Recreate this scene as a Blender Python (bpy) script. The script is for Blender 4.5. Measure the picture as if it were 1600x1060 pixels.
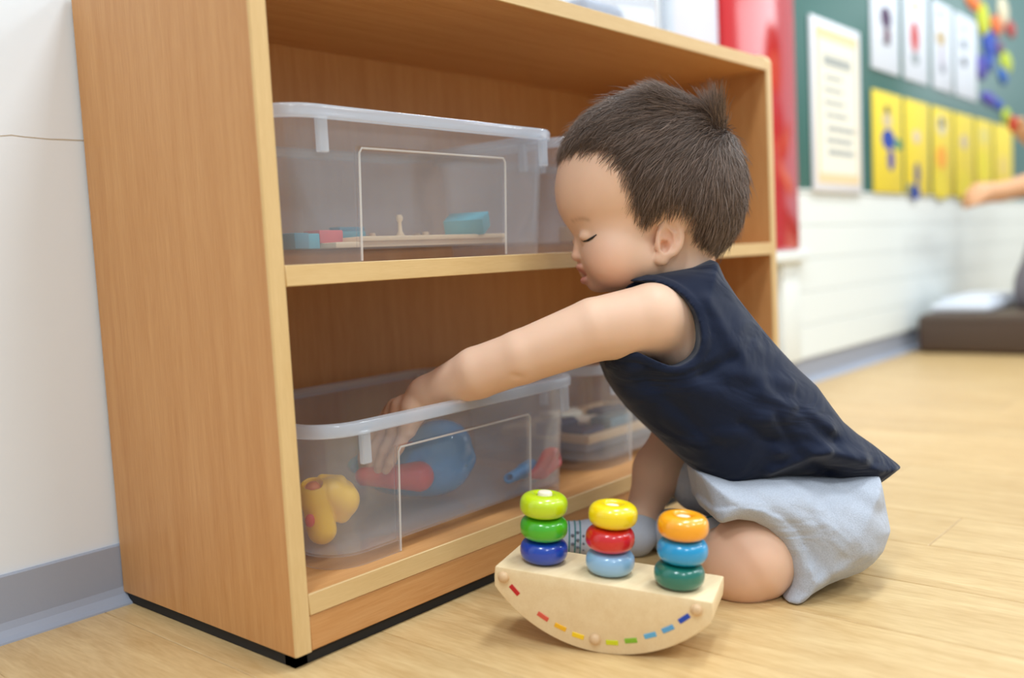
import bpy, bmesh, math, random
import numpy as np
from mathutils import Vector, Matrix

for o in list(bpy.data.objects):
    bpy.data.objects.remove(o, do_unlink=True)
SC = bpy.context.scene
COL = SC.collection
rnd = random.Random(7)

# ------------------------------------------------------------------ camera
FPX = 1472.77
CAM = np.array([-0.4707, -0.6774, 0.3386])
RW = np.array([[0.651206, -0.757152, -0.051498],
               [0.097655, 0.016309, 0.995087],
               [-0.752592, -0.653035, 0.084560]])      # rows: camera right, up, backward
cam_data = bpy.data.cameras.new('camera')
cam = bpy.data.objects.new('camera', cam_data)
COL.objects.link(cam)
mw = Matrix.Identity(4)
for i in range(3):
    for j in range(3):
        mw[i][j] = RW[j][i]
    mw[i][3] = CAM[i]
cam.matrix_world = mw
cam_data.sensor_width = 36.0
cam_data.lens = 36.0 * FPX / 1600.0
cam_data.clip_start = 0.02
cam_data.dof.use_dof = True
cam_data.dof.focus_distance = 0.94
cam_data.dof.aperture_fstop = 2.2
SC.camera = cam

# ------------------------------------------------------------------ world, lights, exposure
world = bpy.data.worlds.new('room_light')
SC.world = world
world.use_nodes = True
bg = world.node_tree.nodes['Background']
bg.inputs[0].default_value = (0.82, 0.92, 1.0, 1)
bg.inputs[1].default_value = 0.5
SC.view_settings.view_transform = 'Standard'
SC.view_settings.look = 'None'
SC.view_settings.gamma = 1.0
SC.view_settings.use_curve_mapping = False
SC.view_settings.exposure = 0.31
SC.cycles.transparent_max_bounces = 48
SC.cycles.max_bounces = 16


def area(name, loc, size, power, col=(0.86, 0.945, 1.0), target=None):
    d = bpy.data.lights.new(name, 'AREA')
    d.shape = 'RECTANGLE'
    d.size, d.size_y = size
    d.energy = power
    d.color = col
    o = bpy.data.objects.new(name, d)
    COL.objects.link(o)
    o.location = loc
    if target is not None:
        v = Vector(target) - Vector(loc)
        o.rotation_euler = v.to_track_quat('-Z', 'Y').to_euler()
    return o


# rows of ceiling panels of the classroom, all facing straight down
for i, (x, y) in enumerate([(-1.0, -0.6), (0.7, -0.55), (2.3, -0.55), (3.9, -0.6), (-1.0, -2.3), (0.7, -2.3), (2.3, -2.3), (3.9, -2.3)]):
    area('ceiling_panel_light', (x, y, 2.45), (0.62, 0.3), 20.5)
# unseen lamp added to give the red board a bright reflection
area('reflection_lamp', (8.0, -3.4, 1.9), (3.6, 1.5), 36.0, (0.92, 0.96, 1.0), (2.0, -2.2, 0.6))

Z0 = -0.012          # floor level; the shelf's side boards end at z = 0
WALL_Y = 0.315


# ------------------------------------------------------------------ view helpers (real points on the ray of a pixel)
def at(px, py, d):
    return CAM + d * (RW[0] * (px - 800) / FPX - RW[1] * (py - 530) / FPX - RW[2])


def on_axis(px, py, ax, val):
    v = at(px, py, 1.0) - CAM
    return CAM + v * ((val - CAM[ax]) / v[ax])


def on_y(px, py, y):
    return on_axis(px, py, 1, y)


def on_z(px, py, z):
    return on_axis(px, py, 2, z)


# ------------------------------------------------------------------ materials
def new_mat(name):
    m = bpy.data.materials.new(name)
    m.use_nodes = True
    nt = m.node_tree
    return m, nt, nt.nodes['Principled BSDF']


def lin(c):
    return tuple(((v / 255.0) / 12.92 if v / 255.0 <= 0.04045 else ((v / 255.0 + 0.055) / 1.055) ** 2.4) for v in c) + (1.0,)


def N(nt, t, **kw):
    n = nt.nodes.new(t)
    for k, v in kw.items():
        setattr(n, k, v)
    return n


def plain(name, rgb, rough=0.5, spec=0.5, coat=0.0, metal=0.0, sss=0.0, bump=None, noise=0.0):
    m, nt, b = new_mat(name)
    b.inputs['Base Color'].default_value = lin(rgb)
    b.inputs['Roughness'].default_value = rough
    b.inputs['Specular IOR Level'].default_value = spec
    b.inputs['Coat Weight'].default_value = coat
    b.inputs['Coat Roughness'].default_value = 0.08
    b.inputs['Metallic'].default_value = metal
    if sss:
        b.inputs['Subsurface Weight'].default_value = sss
        b.inputs['Subsurface Radius'].default_value = (0.006, 0.003, 0.002)
        b.inputs['Subsurface Scale'].default_value = 1.0
    tc = None
    if noise or bump:
        tc = N(nt, 'ShaderNodeTexCoord')
    if noise:
        nz = N(nt, 'ShaderNodeTexNoise')
        nz.inputs['Scale'].default_value = 9
        nz.inputs['Detail'].default_value = 5
        nt.links.new(tc.outputs['Object'], nz.inputs['Vector'])
        mx = N(nt, 'ShaderNodeMix', data_type='RGBA')
        c = lin(rgb)
        mx.inputs[6].default_value = tuple(v * (1 - noise) for v in c[:3]) + (1,)
        mx.inputs[7].default_value = tuple(min(1, v * (1 + noise)) for v in c[:3]) + (1,)
        nt.links.new(nz.outputs['Fac'], mx.inputs[0])
        nt.links.new(mx.outputs[2], b.inputs['Base Color'])
    if bump:
        scale, strength = bump
        nz = N(nt, 'ShaderNodeTexNoise')
        nz.inputs['Scale'].default_value = scale
        nz.inputs['Detail'].default_value = 4
        nt.links.new(tc.outputs['Object'], nz.inputs['Vector'])
        bp = N(nt, 'ShaderNodeBump')
        bp.inputs['Strength'].default_value = strength
        bp.inputs['Distance'].default_value = 0.002
        nt.links.new(nz.outputs['Fac'], bp.inputs['Height'])
        nt.links.new(bp.outputs['Normal'], b.inputs['Normal'])
    return m


def wood(name, c_dark, c_light, grain=(1, 1, 1), scale=1.0, rough=0.42, per_object=0.0, contrast=(0.3, 0.75), knots=False, spec=0.4):
    """fine-grained wood; grain = multiplier per axis (small along the grain)"""
    m, nt, b = new_mat(name)
    tc = N(nt, 'ShaderNodeTexCoord')
    mp = N(nt, 'ShaderNodeMapping')
    mp.inputs['Scale'].default_value = tuple(g * scale for g in grain)
    nt.links.new(tc.outputs['Object'], mp.inputs['Vector'])
    vec = mp.outputs['Vector']
    oi = None
    if per_object:
        oi = N(nt, 'ShaderNodeObjectInfo')
        ad = N(nt, 'ShaderNodeVectorMath', operation='ADD')
        ml = N(nt, 'ShaderNodeMath', operation='MULTIPLY')
        ml.inputs[1].default_value = 40.0
        nt.links.new(oi.outputs['Random'], ml.inputs[0])
        nt.links.new(vec, ad.inputs[0])
        nt.links.new(ml.outputs[0], ad.inputs[1])
        vec = ad.outputs[0]
    n1 = N(nt, 'ShaderNodeTexNoise')
    n1.inputs['Scale'].default_value = 5.0
    n1.inputs['Detail'].default_value = 6
    n1.inputs['Roughness'].default_value = 0.6
    n1.inputs['Distortion'].default_value = 0.6 if knots else 0.2
    nt.links.new(vec, n1.inputs['Vector'])
    n2 = N(nt, 'ShaderNodeTexNoise')
    n2.inputs['Scale'].default_value = 42.0
    n2.inputs['Detail'].default_value = 3
    nt.links.new(vec, n2.inputs['Vector'])
    mx = N(nt, 'ShaderNodeMath', operation='MULTIPLY_ADD')
    mx.inputs[1].default_value = 0.4
    nt.links.new(n2.outputs['Fac'], mx.inputs[0])
    m2 = N(nt, 'ShaderNodeMath', operation='MULTIPLY')
    m2.inputs[1].default_value = 0.6
    nt.links.new(n1.outputs['Fac'], m2.inputs[0])
    nt.links.new(m2.outputs[0], mx.inputs[2])
    cr = N(nt, 'ShaderNodeValToRGB')
    cr.color_ramp.elements[0].position = contrast[0]
    cr.color_ramp.elements[0].color = lin(c_dark)
    cr.color_ramp.elements[1].position = contrast[1]
    cr.color_ramp.elements[1].color = lin(c_light)
    nt.links.new(mx.outputs[0], cr.inputs[0])
    out = cr.outputs[0]
    if per_object:
        hs = N(nt, 'ShaderNodeHueSaturation')
        mr = N(nt, 'ShaderNodeMapRange')
        mr.inputs['To Min'].default_value = 1 - per_object
        mr.inputs['To Max'].default_value = 1 + per_object
        nt.links.new(oi.outputs['Random'], mr.inputs[0])
        nt.links.new(mr.outputs[0], hs.inputs['Value'])
        nt.links.new(out, hs.inputs['Color'])
        out = hs.outputs[0]
    nt.links.new(out, b.inputs['Base Color'])
    b.inputs['Roughness'].default_value = rough
    b.inputs['Specular IOR Level'].default_value = spec
    bp = N(nt, 'ShaderNodeBump')
    bp.inputs['Strength'].default_value = 0.08
    bp.inputs['Distance'].default_value = 0.001
    nt.links.new(n2.outputs['Fac'], bp.inputs['Height'])
    nt.links.new(bp.outputs['Normal'], b.inputs['Normal'])
    return m


def clear_plastic(name, haze, tint=(0.975, 0.98, 0.99), rough=0.06, haze_col=(0.85, 0.92, 1.0)):
    """cloudy clear plastic: mostly see-through, a share of scattered light, a glossy skin"""
    m, nt, b = new_mat(name)
    nt.nodes.remove(b)
    out = nt.nodes['Material Output']
    tr = N(nt, 'ShaderNodeBsdfTransparent')
    tr.inputs[0].default_value = tint + (1,)
    df = N(nt, 'ShaderNodeBsdfDiffuse')
    df.inputs[0].default_value = haze_col + (1,)
    tl = N(nt, 'ShaderNodeBsdfTranslucent')
    tl.inputs[0].default_value = haze_col + (1,)
    dm = N(nt, 'ShaderNodeMixShader')
    dm.inputs[0].default_value = 0.5
    nt.links.new(df.outputs[0], dm.inputs[1])
    nt.links.new(tl.outputs[0], dm.inputs[2])
    hz = N(nt, 'ShaderNodeMixShader')
    hz.inputs[0].default_value = haze
    nt.links.new(tr.outputs[0], hz.inputs[1])
    nt.links.new(dm.outputs[0], hz.inputs[2])
    gl = N(nt, 'ShaderNodeBsdfGlossy')
    gl.inputs['Roughness'].default_value = rough
    lw = N(nt, 'ShaderNodeLayerWeight')
    lw.inputs[0].default_value = 0.5
    pw = N(nt, 'ShaderNodeMath', operation='POWER')
    pw.inputs[1].default_value = 4.0
    nt.links.new(lw.outputs['Facing'], pw.inputs[0])
    fr = N(nt, 'ShaderNodeMath', operation='MULTIPLY_ADD')
    fr.inputs[1].default_value = 0.5
    fr.inputs[2].default_value = 0.03
    nt.links.new(pw.outputs[0], fr.inputs[0])
    gm = N(nt, 'ShaderNodeMixShader')
    nt.links.new(fr.outputs[0], gm.inputs[0])
    nt.links.new(hz.outputs[0], gm.inputs[1])
    nt.links.new(gl.outputs[0], gm.inputs[2])
    nt.links.new(gm.outputs[0], out.inputs[0])
    return m


M = {}
M['shelf'] = wood('shelf_beech_laminate', (184, 123, 65), (216, 164, 108), grain=(10, 10, 0.5), scale=1.6, rough=0.45, contrast=(0.2, 0.8))
M['shelf_h'] = wood('shelf_beech_laminate_lengthwise', (184, 123, 65), (216, 164, 108), grain=(0.5, 10, 10), scale=1.6, rough=0.45, contrast=(0.2, 0.8))
M['edge'] = wood('shelf_edge_band', (205, 168, 112), (226, 194, 140), grain=(10, 10, 0.7), scale=2.0, rough=0.4, contrast=(0.2, 0.8))
M['edge_h'] = wood('shelf_edge_band_lengthwise', (205, 168, 112), (226, 194, 140), grain=(0.7, 10, 10), scale=2.0, rough=0.4, contrast=(0.2, 0.8))
M['plank'] = wood('floor_oak_plank', (182, 142, 88), (228, 198, 146), grain=(7, 0.8, 7), scale=1.3, rough=0.36, per_object=0.05, contrast=(0.25, 0.78), knots=True, spec=0.5)
M['gap'] = plain('floor_underlay', (120, 92, 58), 0.8)
M['toywood'] = wood('toy_maple', (228, 198, 152), (240, 216, 175), grain=(0.5, 6, 6), scale=3.0, rough=0.5, contrast=(0.3, 0.7))
M['traywood'] = wood('tray_plywood', (222, 190, 148), (240, 216, 180), grain=(0.5, 8, 8), scale=3.0, rough=0.55)
M['pegwood'] = plain('peg_wood', (214, 178, 136), 0.5)
M['dowel'] = plain('dowel_end_wood', (238, 222, 196), 0.55)
M['black'] = plain('black_rubber_and_gap_shade', (22, 20, 20), 0.7)  # rubber of the glide feet, and painted shade under the shelf
M['bin'] = clear_plastic('bin_clear_plastic', 0.165)
M['binrim'] = clear_plastic('bin_rim_plastic', 0.44, rough=0.1, haze_col=(0.86, 0.92, 1.0))
M['rib'] = clear_plastic('bin_rib_plastic', 0.55, rough=0.2, haze_col=(0.95, 0.93, 0.9))


# ------------------------------------------------------------------ object helpers
def link(o, parent=None):
    COL.objects.link(o)
    if parent is not None:
        o.parent = parent
        o.matrix_parent_inverse = parent.matrix_world.inverted() if parent.type != 'EMPTY' else Matrix.Translation(-parent.location)
    return o


def mesh(name, verts, faces, mat, parent=None, smooth=False):
    me = bpy.data.meshes.new(name)
    me.from_pydata([tuple(v) for v in verts], [], [tuple(int(i) for i in f) for f in faces])
    me.update()
    o = bpy.data.objects.new(name, me)
    if mat is not None:
        me.materials.append(mat)
    if smooth:
        me.shade_smooth()
    return link(o, parent)


def tag(o, label=None, cat=None, group=None, kind=None):
    if label: o['label'] = label
    if cat: o['category'] = cat
    if group: o['group'] = group
    if kind: o['kind'] = kind
    return o


def thing(name, label, cat, loc=(0, 0, 0), group=None, kind=None):
    o = bpy.data.objects.new(name, None)
    o.empty_display_size = 0.05
    o.location = tuple(float(v) for v in loc)
    COL.objects.link(o)
    return tag(o, label, cat, group, kind)


def bm_obj(name, bm, mat, parent=None, smooth=False, flat_angle=None):
    me = bpy.data.meshes.new(name)
    bmesh.ops.recalc_face_normals(bm, faces=bm.faces)
    bm.to_mesh(me)
    bm.free()
    if mat is not None:
        me.materials.append(mat)
    if smooth:
        me.shade_smooth()
    if flat_angle:
        me.set_sharp_from_angle(angle=math.radians(flat_angle))
    return link(bpy.data.objects.new(name, me), parent)


def bm_box(bm, lo, hi, bevel=0.0, seg=2, rot=None, pivot=None):
    r = bmesh.ops.create_cube(bm, size=1.0)
    vs = r['verts']
    c = [(lo[i] + hi[i]) / 2 for i in range(3)]
    s = [hi[i] - lo[i] for i in range(3)]
    for v in vs:
        v.co = Vector((v.co.x * s[0] + c[0], v.co.y * s[1] + c[1], v.co.z * s[2] + c[2]))
    if bevel:
        es = set(e for v in vs for e in v.link_edges)
        q = bmesh.ops.bevel(bm, geom=list(es), offset=bevel, segments=seg, affect='EDGES', profile=0.5)
        vs = list(set(v for f in q['faces'] for v in f.verts) | set(v for v in vs if v.is_valid))
    if rot is not None:
        p = Vector(pivot if pivot is not None else c)
        bmesh.ops.rotate(bm, verts=[v for v in vs if v.is_valid], cent=p, matrix=rot)
    return vs


def box(name, lo, hi, mat, parent=None, bevel=0.0015, seg=2, rot=None, pivot=None):
    bm = bmesh.new()
    bm_box(bm, lo, hi, bevel, seg, rot, pivot)
    return bm_obj(name, bm, mat, parent, smooth=bevel > 0, flat_angle=40 if bevel > 0 else None)


def lathe(name, prof, mat, parent=None, segs=32, mtx=None, smooth=True, flat=50):
    """profile of (radius, height) turned about z"""
    vs, fs = [], []
    n = len(prof)
    for r, z in prof:
        for k in range(segs):
            a = 2 * math.pi * k / segs
            v = Vector((r * math.cos(a), r * math.sin(a), z))
            vs.append(mtx @ v if mtx is not None else v)
    for i in range(n - 1):
        for k in range(segs):
            k2 = (k + 1) % segs
            fs.append((i * segs + k, i * segs + k2, (i + 1) * segs + k2, (i + 1) * segs + k))
    fs.append(tuple(range(segs - 1, -1, -1)))
    fs.append(tuple((n - 1) * segs + k for k in range(segs)))
    o = mesh(name, vs, fs, mat, parent, smooth)
    if smooth and flat:
        o.data.set_sharp_from_angle(angle=math.radians(flat))
    return o


def tube_verts(pts, rad, segs=8, caps=True):
    """tube along a polyline; rad scalar or list"""
    pts = [np.array(p, float) for p in pts]
    n = len(pts)
    rr = rad if hasattr(rad, '__len__') else [rad] * n
    vs, fs = [], []
    t0 = pts[1] - pts[0]
    ref = np.array([0, 0, 1.0]) if abs(t0[2]) < 0.9 * np.linalg.norm(t0) else np.array([1.0, 0, 0])
    for i, p in enumerate(pts):
        t = (pts[min(i + 1, n - 1)] - pts[max(i - 1, 0)])
        t = t / (np.linalg.norm(t) + 1e-12)
        a = np.cross(t, ref); a /= np.linalg.norm(a) + 1e-12
        b = np.cross(t, a)
        ref = np.cross(a, t) if i else ref
        for k in range(segs):
            q = 2 * math.pi * k / segs
            vs.append(p + rr[i] * (a * math.cos(q) + b * math.sin(q)))
    for i in range(n - 1):
        for k in range(segs):
            k2 = (k + 1) % segs
            fs.append((i * segs + k, (i + 1) * segs + k, (i + 1) * segs + k2, i * segs + k2))
    if caps:
        fs.append(tuple(range(segs)))
        fs.append(tuple((n - 1) * segs + k for k in range(segs - 1, -1, -1)))
    return vs, fs


def tube(name, pts, rad, mat, parent=None, segs=8):
    v, f = tube_verts(pts, rad, segs)
    return mesh(name, v, f, mat, parent, smooth=True)


# ------------------------------------------------------------------ implicit modelling: grid + surface nets
class Field:
    def __init__(s, lo, hi, h):
        s.h = h
        s.lo = np.array(lo, float)
        s.n = np.ceil((np.array(hi, float) - s.lo) / h).astype(int) + 1
        s.f = np.full(tuple(s.n), 0.05, np.float32)

    def block(s, lo, hi):
        a = np.clip(np.floor((np.array(lo) - s.lo) / s.h).astype(int), 0, s.n)
        b = np.clip(np.ceil((np.array(hi) - s.lo) / s.h).astype(int) + 1, 0, s.n)
        X = (s.lo[0] + s.h * np.arange(a[0], b[0])).astype(np.float32)[:, None, None]
        Y = (s.lo[1] + s.h * np.arange(a[1], b[1])).astype(np.float32)[None, :, None]
        Z = (s.lo[2] + s.h * np.arange(a[2], b[2])).astype(np.float32)[None, None, :]
        return (slice(a[0], b[0]), slice(a[1], b[1]), slice(a[2], b[2])), (X, Y, Z)

    def apply(s, prim, mode='u', k=0.004):
        fn, lo, hi = prim[:3]
        pad = max(k * 1.5, 3 * s.h) + 0.004
        sl, P = s.block(np.array(lo) - pad, np.array(hi) + pad)
        if 0 in s.f[sl].shape:
            return s
        d = fn(*P)
        f = s.f[sl]
        if mode == 'u':
            s.f[sl] = smin(f, d, k)
        elif mode == 's':
            s.f[sl] = -smin(-f, d, k)
        return s

    def full(s):
        return s.block(s.lo - 1, s.lo + s.n * s.h + 1)[1]

    def mesh(s):
        return surface_nets(s.f, s.lo, s.h)


def smin(a, b, k):
    if k <= 0:
        return np.minimum(a, b)
    hh = np.clip(0.5 + 0.5 * (b - a) / k, 0, 1)
    return b + (a - b) * hh - k * hh * (1 - hh)


def smax(a, b, k):
    return -smin(-a, -b, k)


def surface_nets(f, lo, h):
    ins = f < 0
    nx, ny, nz = f.shape
    c = np.zeros((nx - 1, ny - 1, nz - 1), np.uint8)
    for i in (0, 1):
        for j in (0, 1):
            for k in (0, 1):
                c += ins[i:nx - 1 + i, j:ny - 1 + j, k:nz - 1 + k]
    cells = np.argwhere((c > 0) & (c < 8))
    idx = np.full(c.shape, -1, np.int32)
    idx[tuple(cells.T)] = np.arange(len(cells))
    I, J, K = cells.T
    corner = {}
    for i in (0, 1):
        for j in (0, 1):
            for k in (0, 1):
                corner[(i, j, k)] = f[I + i, J + j, K + k].astype(np.float64)
    acc = np.zeros((len(cells), 3)); cnt = np.zeros(len(cells))
    keys = list(corner)
    for a in keys:
        for ax in range(3):
            if a[ax] == 0:
                b = list(a); b[ax] = 1; b = tuple(b)
                fa, fb = corner[a], corner[b]
                m = (fa < 0) != (fb < 0)
                t = np.where(m, fa / np.where(m, fa - fb, 1), 0)
                p = np.zeros((len(cells), 3))
                for q in range(3):
                    p[:, q] = a[q]
                p[:, ax] = t
                acc[m] += p[m]; cnt[m] += 1
    V = lo + h * (cells + acc / cnt[:, None])
    quads = []
    for ax in range(3):
        sl_a = [slice(None)] * 3; sl_b = [slice(None)] * 3
        sl_a[ax] = slice(0, -1); sl_b[ax] = slice(1, None)
        e = np.argwhere(ins[tuple(sl_a)] != ins[tuple(sl_b)])
        u, w = [(1, 2), (2, 0), (0, 1)][ax]
        ok = (e[:, u] > 0) & (e[:, w] > 0) & (e[:, u] < f.shape[u] - 1) & (e[:, w] < f.shape[w] - 1)
        e = e[ok]
        du = np.zeros(3, int); du[u] = 1
        dw = np.zeros(3, int); dw[w] = 1
        q = np.stack([idx[tuple((e - du - dw).T)], idx[tuple((e - dw).T)], idx[tuple(e.T)], idx[tuple((e - du).T)]], 1)
        flip = ~ins[tuple(e.T)]
        q[flip] = q[flip][:, ::-1]
        quads.append(q)
    return V, np.concatenate(quads)


def np_mesh(name, V, Q, mat, parent=None, smooth_it=0):
    if smooth_it:
        V = relax(V, Q, smooth_it)
    me = bpy.data.meshes.new(name)
    me.vertices.add(len(V))
    me.vertices.foreach_set('co', V.astype(np.float32).ravel())
    k = Q.shape[1]
    me.loops.add(Q.size)
    me.loops.foreach_set('vertex_index', Q.astype(np.int32).ravel())
    me.polygons.add(len(Q))
    me.polygons.foreach_set('loop_start', np.arange(0, Q.size, k, dtype=np.int32))
    me.update(calc_edges=True)
    me.validate()
    me.shade_smooth()
    if mat is not None:
        me.materials.append(mat)
    return link(bpy.data.objects.new(name, me), parent)


def relax(V, Q, it, lam=0.5):
    e = np.concatenate([Q[:, [i, (i + 1) % 4]] for i in range(4)])
    for s in range(it):
        a = np.zeros_like(V); n = np.zeros(len(V))
        for q in range(3):
            a[:, q] = np.bincount(e[:, 0], V[e[:, 1], q], len(V)) + np.bincount(e[:, 1], V[e[:, 0], q], len(V))
        n = np.bincount(e[:, 0], minlength=len(V)) + np.bincount(e[:, 1], minlength=len(V))
        V = V + lam * (a / np.maximum(n, 1)[:, None] - V)
    return V


def cone(a, b, ra, rb):
    a = np.array(a, float); b = np.array(b, float)
    ba = b - a
    L2 = float(ba @ ba) + 1e-12

    def fn(X, Y, Z):
        x, y, z = X - np.float32(a[0]), Y - np.float32(a[1]), Z - np.float32(a[2])
        t = np.clip((x * np.float32(ba[0]) + y * np.float32(ba[1]) + z * np.float32(ba[2])) / np.float32(L2), 0, 1)
        return np.sqrt((x - t * np.float32(ba[0])) ** 2 + (y - t * np.float32(ba[1])) ** 2 + (z - t * np.float32(ba[2])) ** 2) - (np.float32(ra) + t * np.float32(rb - ra))
    r = max(ra, rb)
    return fn, np.minimum(a, b) - r, np.maximum(a, b) + r


def ellip(c, rad, axes=None):
    c = np.array(c, float); rad = np.array(rad, float)
    A = np.eye(3) if axes is None else np.array(axes)

    def fn(X, Y, Z):
        x, y, z = X - np.float32(c[0]), Y - np.float32(c[1]), Z - np.float32(c[2])
        k0 = 0; k1 = 0
        for i in range(3):
            l = x * np.float32(A[i][0]) + y * np.float32(A[i][1]) + z * np.float32(A[i][2])
            k0 = k0 + (l / np.float32(rad[i])) ** 2
            k1 = k1 + (l / np.float32(rad[i] ** 2)) ** 2
        k0 = np.sqrt(k0); k1 = np.sqrt(k1)
        return k0 * (k0 - 1) / np.maximum(k1, 1e-6)
    e = np.sqrt(((A * rad[:, None]) ** 2).sum(0))
    return fn, c - e, c + e


def view_axes(rot=0.0, yaw=0.0):
    """right, up, towards-viewer axes; rot turns in the view plane (deg, anticlockwise), yaw about the up axis"""
    r, u, w = RW[0], RW[1], RW[2]
    a = math.radians(rot)
    r2 = math.cos(a) * r + math.sin(a) * u
    u2 = -math.sin(a) * r + math.cos(a) * u
    b = math.radians(yaw)
    r3 = math.cos(b) * r2 + math.sin(b) * w
    w3 = -math.sin(b) * r2 + math.cos(b) * w
    return np.array([r3, u2, w3])


def ep(px, py, d, rx, ry, rw, rot=0, yaw=0):
    """ellipsoid given by the pixel it stands at, its distance and radii in pixels at that distance"""
    s = d / FPX
    return ellip(at(px, py, d), (rx * s, ry * s, rw * s), view_axes(rot, yaw))


def cp(a, b, ra, rb):
    """tapered limb between two (pixel x, pixel y, distance) joints, radii in pixels"""
    return cone(at(*a), at(*b), ra * a[2] / FPX, rb * b[2] / FPX)


def poly_sd(U, V, poly):
    """signed distance to a 2-D polygon"""
    d = None
    s = None
    n = len(poly)
    for i in range(n):
        ax, ay = poly[i]; bx, by = poly[i - 1]
        ex, ey = bx - ax, by - ay
        wx, wy = U - np.float32(ax), V - np.float32(ay)
        t = np.clip((wx * np.float32(ex) + wy * np.float32(ey)) / np.float32(ex * ex + ey * ey), 0, 1)
        q = (wx - t * np.float32(ex)) ** 2 + (wy - t * np.float32(ey)) ** 2
        d = q if d is None else np.minimum(d, q)
        c1 = V >= ay; c2 = V < by; c3 = (ex * wy) > (ey * wx)
        flip = (c1 & c2 & c3) | (~c1 & ~c2 & ~c3)
        s = np.where(flip, -1.0, 1.0) if s is None else np.where(flip, -s, s)
    return (s * np.sqrt(d)).astype(np.float32)


def uvw(X, Y, Z, d):
    """coordinates in the plane facing the viewer at distance d: u, v in pixels, w metres towards the viewer"""
    x, y, z = X - np.float32(CAM[0]), Y - np.float32(CAM[1]), Z - np.float32(CAM[2])
    def dot(a):
        return x * np.float32(a[0]) + y * np.float32(a[1]) + z * np.float32(a[2])
    k = np.float32(FPX / d)
    return 800 + dot(RW[0]) * k, 530 - dot(RW[1]) * k, dot(RW[2]) + np.float32(d)


def smooth_poly(p, it=2):
    p = [tuple(map(float, q)) for q in p]
    for _ in range(it):
        o = []
        for i in range(len(p)):
            a = p[i]; b = p[(i + 1) % len(p)]
            o.append((0.75 * a[0] + 0.25 * b[0], 0.75 * a[1] + 0.25 * b[1]))
            o.append((0.25 * a[0] + 0.75 * b[0], 0.25 * a[1] + 0.75 * b[1]))
        p = o
    return p


def eval_prims(prims, P):
    P = np.asarray(P, np.float32)
    d = np.full(len(P), 0.05, np.float32)
    for p in prims:
        d = smin(d, p[0](P[:, 0], P[:, 1], P[:, 2]), p[3] if len(p) > 3 else 0.004)
    return d

# ================================================================== THE SETTING
M['wall'] = plain('white_painted_plaster', (230, 234, 238), 0.6, 0.3, bump=(60, 0.12))
M['base'] = plain('grey_vinyl_skirting', (158, 163, 176), 0.5, 0.4, bump=(220, 0.1))
M['crack'] = plain('plaster_crack', (196, 184, 168), 0.9)
M['panelling'] = plain('white_panelling', (236, 240, 236), 0.5, 0.4)
M['green'] = plain('green_chalkboard', (62, 112, 106), 0.3, 0.5)
M['red'] = plain('red_gloss_panel', (205, 22, 26), 0.12, 0.5, coat=0.6)
M['lavender'] = plain('pale_lavender_board', (222, 222, 238), 0.5)
M['palegrey'] = plain('pale_blue_trim', (200, 212, 226), 0.5)

fl = box('floor', (-5, -6, Z0 - 0.06), (9, WALL_Y + 0.1, Z0 - 0.004), M['gap'], bevel=0)
tag(fl, kind='structure')
PW, PL = 0.131, 0.92
bm = bmesh.new()
bm_box(bm, (-PW / 2 + 0.0003, -PL / 2 + 0.0003, -0.006), (PW / 2 - 0.0003, PL / 2 - 0.0003, 0.0), 0.0007, 1)
plank0 = bm_obj('plank', bm, M['plank'], None, False)
plank_me = plank0.data
COL.objects.unlink(plank0); bpy.data.objects.remove(plank0)
for ix in range(58):
    x = -1.6 + PW * (ix + 0.5)
    off = (0.0, 0.37, 0.71, 0.19, 0.55)[ix % 5] * PL
    for iy in range(5):
        yc = WALL_Y - off + PL / 2 - iy * PL
        y1, y0 = yc + PL / 2, yc - PL / 2
        if y0 > WALL_Y - 0.02:
            continue
        o = bpy.data.objects.new('plank', plank_me)
        link(o)
        o.parent = fl
        o.location = (x, yc, Z0)
# the wall
wl = box('wall_back', (-5, WALL_Y, Z0 - 0.05), (9, WALL_Y + 0.1, 2.7), M['wall'], bevel=0)
tag(wl, kind='structure')
# hairline crack in the plaster
cv, cf = [], []
n = 34
rc = random.Random(3)
for i in range(n):
    x = -0.32 + i * 0.0125
    z = 0.487 - 0.02 * (x + 0.2) * 0.4 + rc.uniform(-0.0012, 0.0012)
    w = rc.uniform(0.0002, 0.0006)
    cv += [(x, WALL_Y - 0.0004, z - w), (x, WALL_Y - 0.0004, z + w), (x, WALL_Y + 0.003, z + w), (x, WALL_Y + 0.003, z - w)]
for i in range(n - 1):
    for k in range(4):
        cf.append((i * 4 + k, i * 4 + (k + 1) % 4, i * 4 + 4 + (k + 1) % 4, i * 4 + 4 + k))
mesh('crack', cv, cf, M['crack'], wl)
# skirting with a cove foot
prof = [(0, .064), (-.0035, .064), (-.005, .0625), (-.005, .017), (-.0075, .010), (-.013, .0045), (-.019, .0018), (-.0195, 0), (0, 0)]
bv, bf = [], []
for x in (-5, 9):
    for p in prof:
        bv.append((x, WALL_Y + p[0] + 0.0005, Z0 + p[1]))
k = len(prof)
for i in range(k):
    bf.append((i, (i + 1) % k, k + (i + 1) % k, k + i))
bf += [tuple(range(k)), tuple(range(2 * k - 1, k - 1, -1))]
bb = mesh('baseboard_back', bv, bf, M['base'])
tag(bb, kind='structure')
# white panelling boards under the chalkboard
PX0, PX1, PX2 = 1.742, 3.05, 6.5
zb = [0.052, 0.135, 0.218, 0.301, 0.384, 0.464]
for i in range(5):
    for (a, b) in ((PX0, PX1), (PX1, PX2)):
        box('board', (a + .001, WALL_Y - 0.010, zb[i] + 0.0006), (b - .001, WALL_Y + 0.001, zb[i + 1] - 0.0006), M['panelling'], wl, 0.0012, 1)
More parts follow.
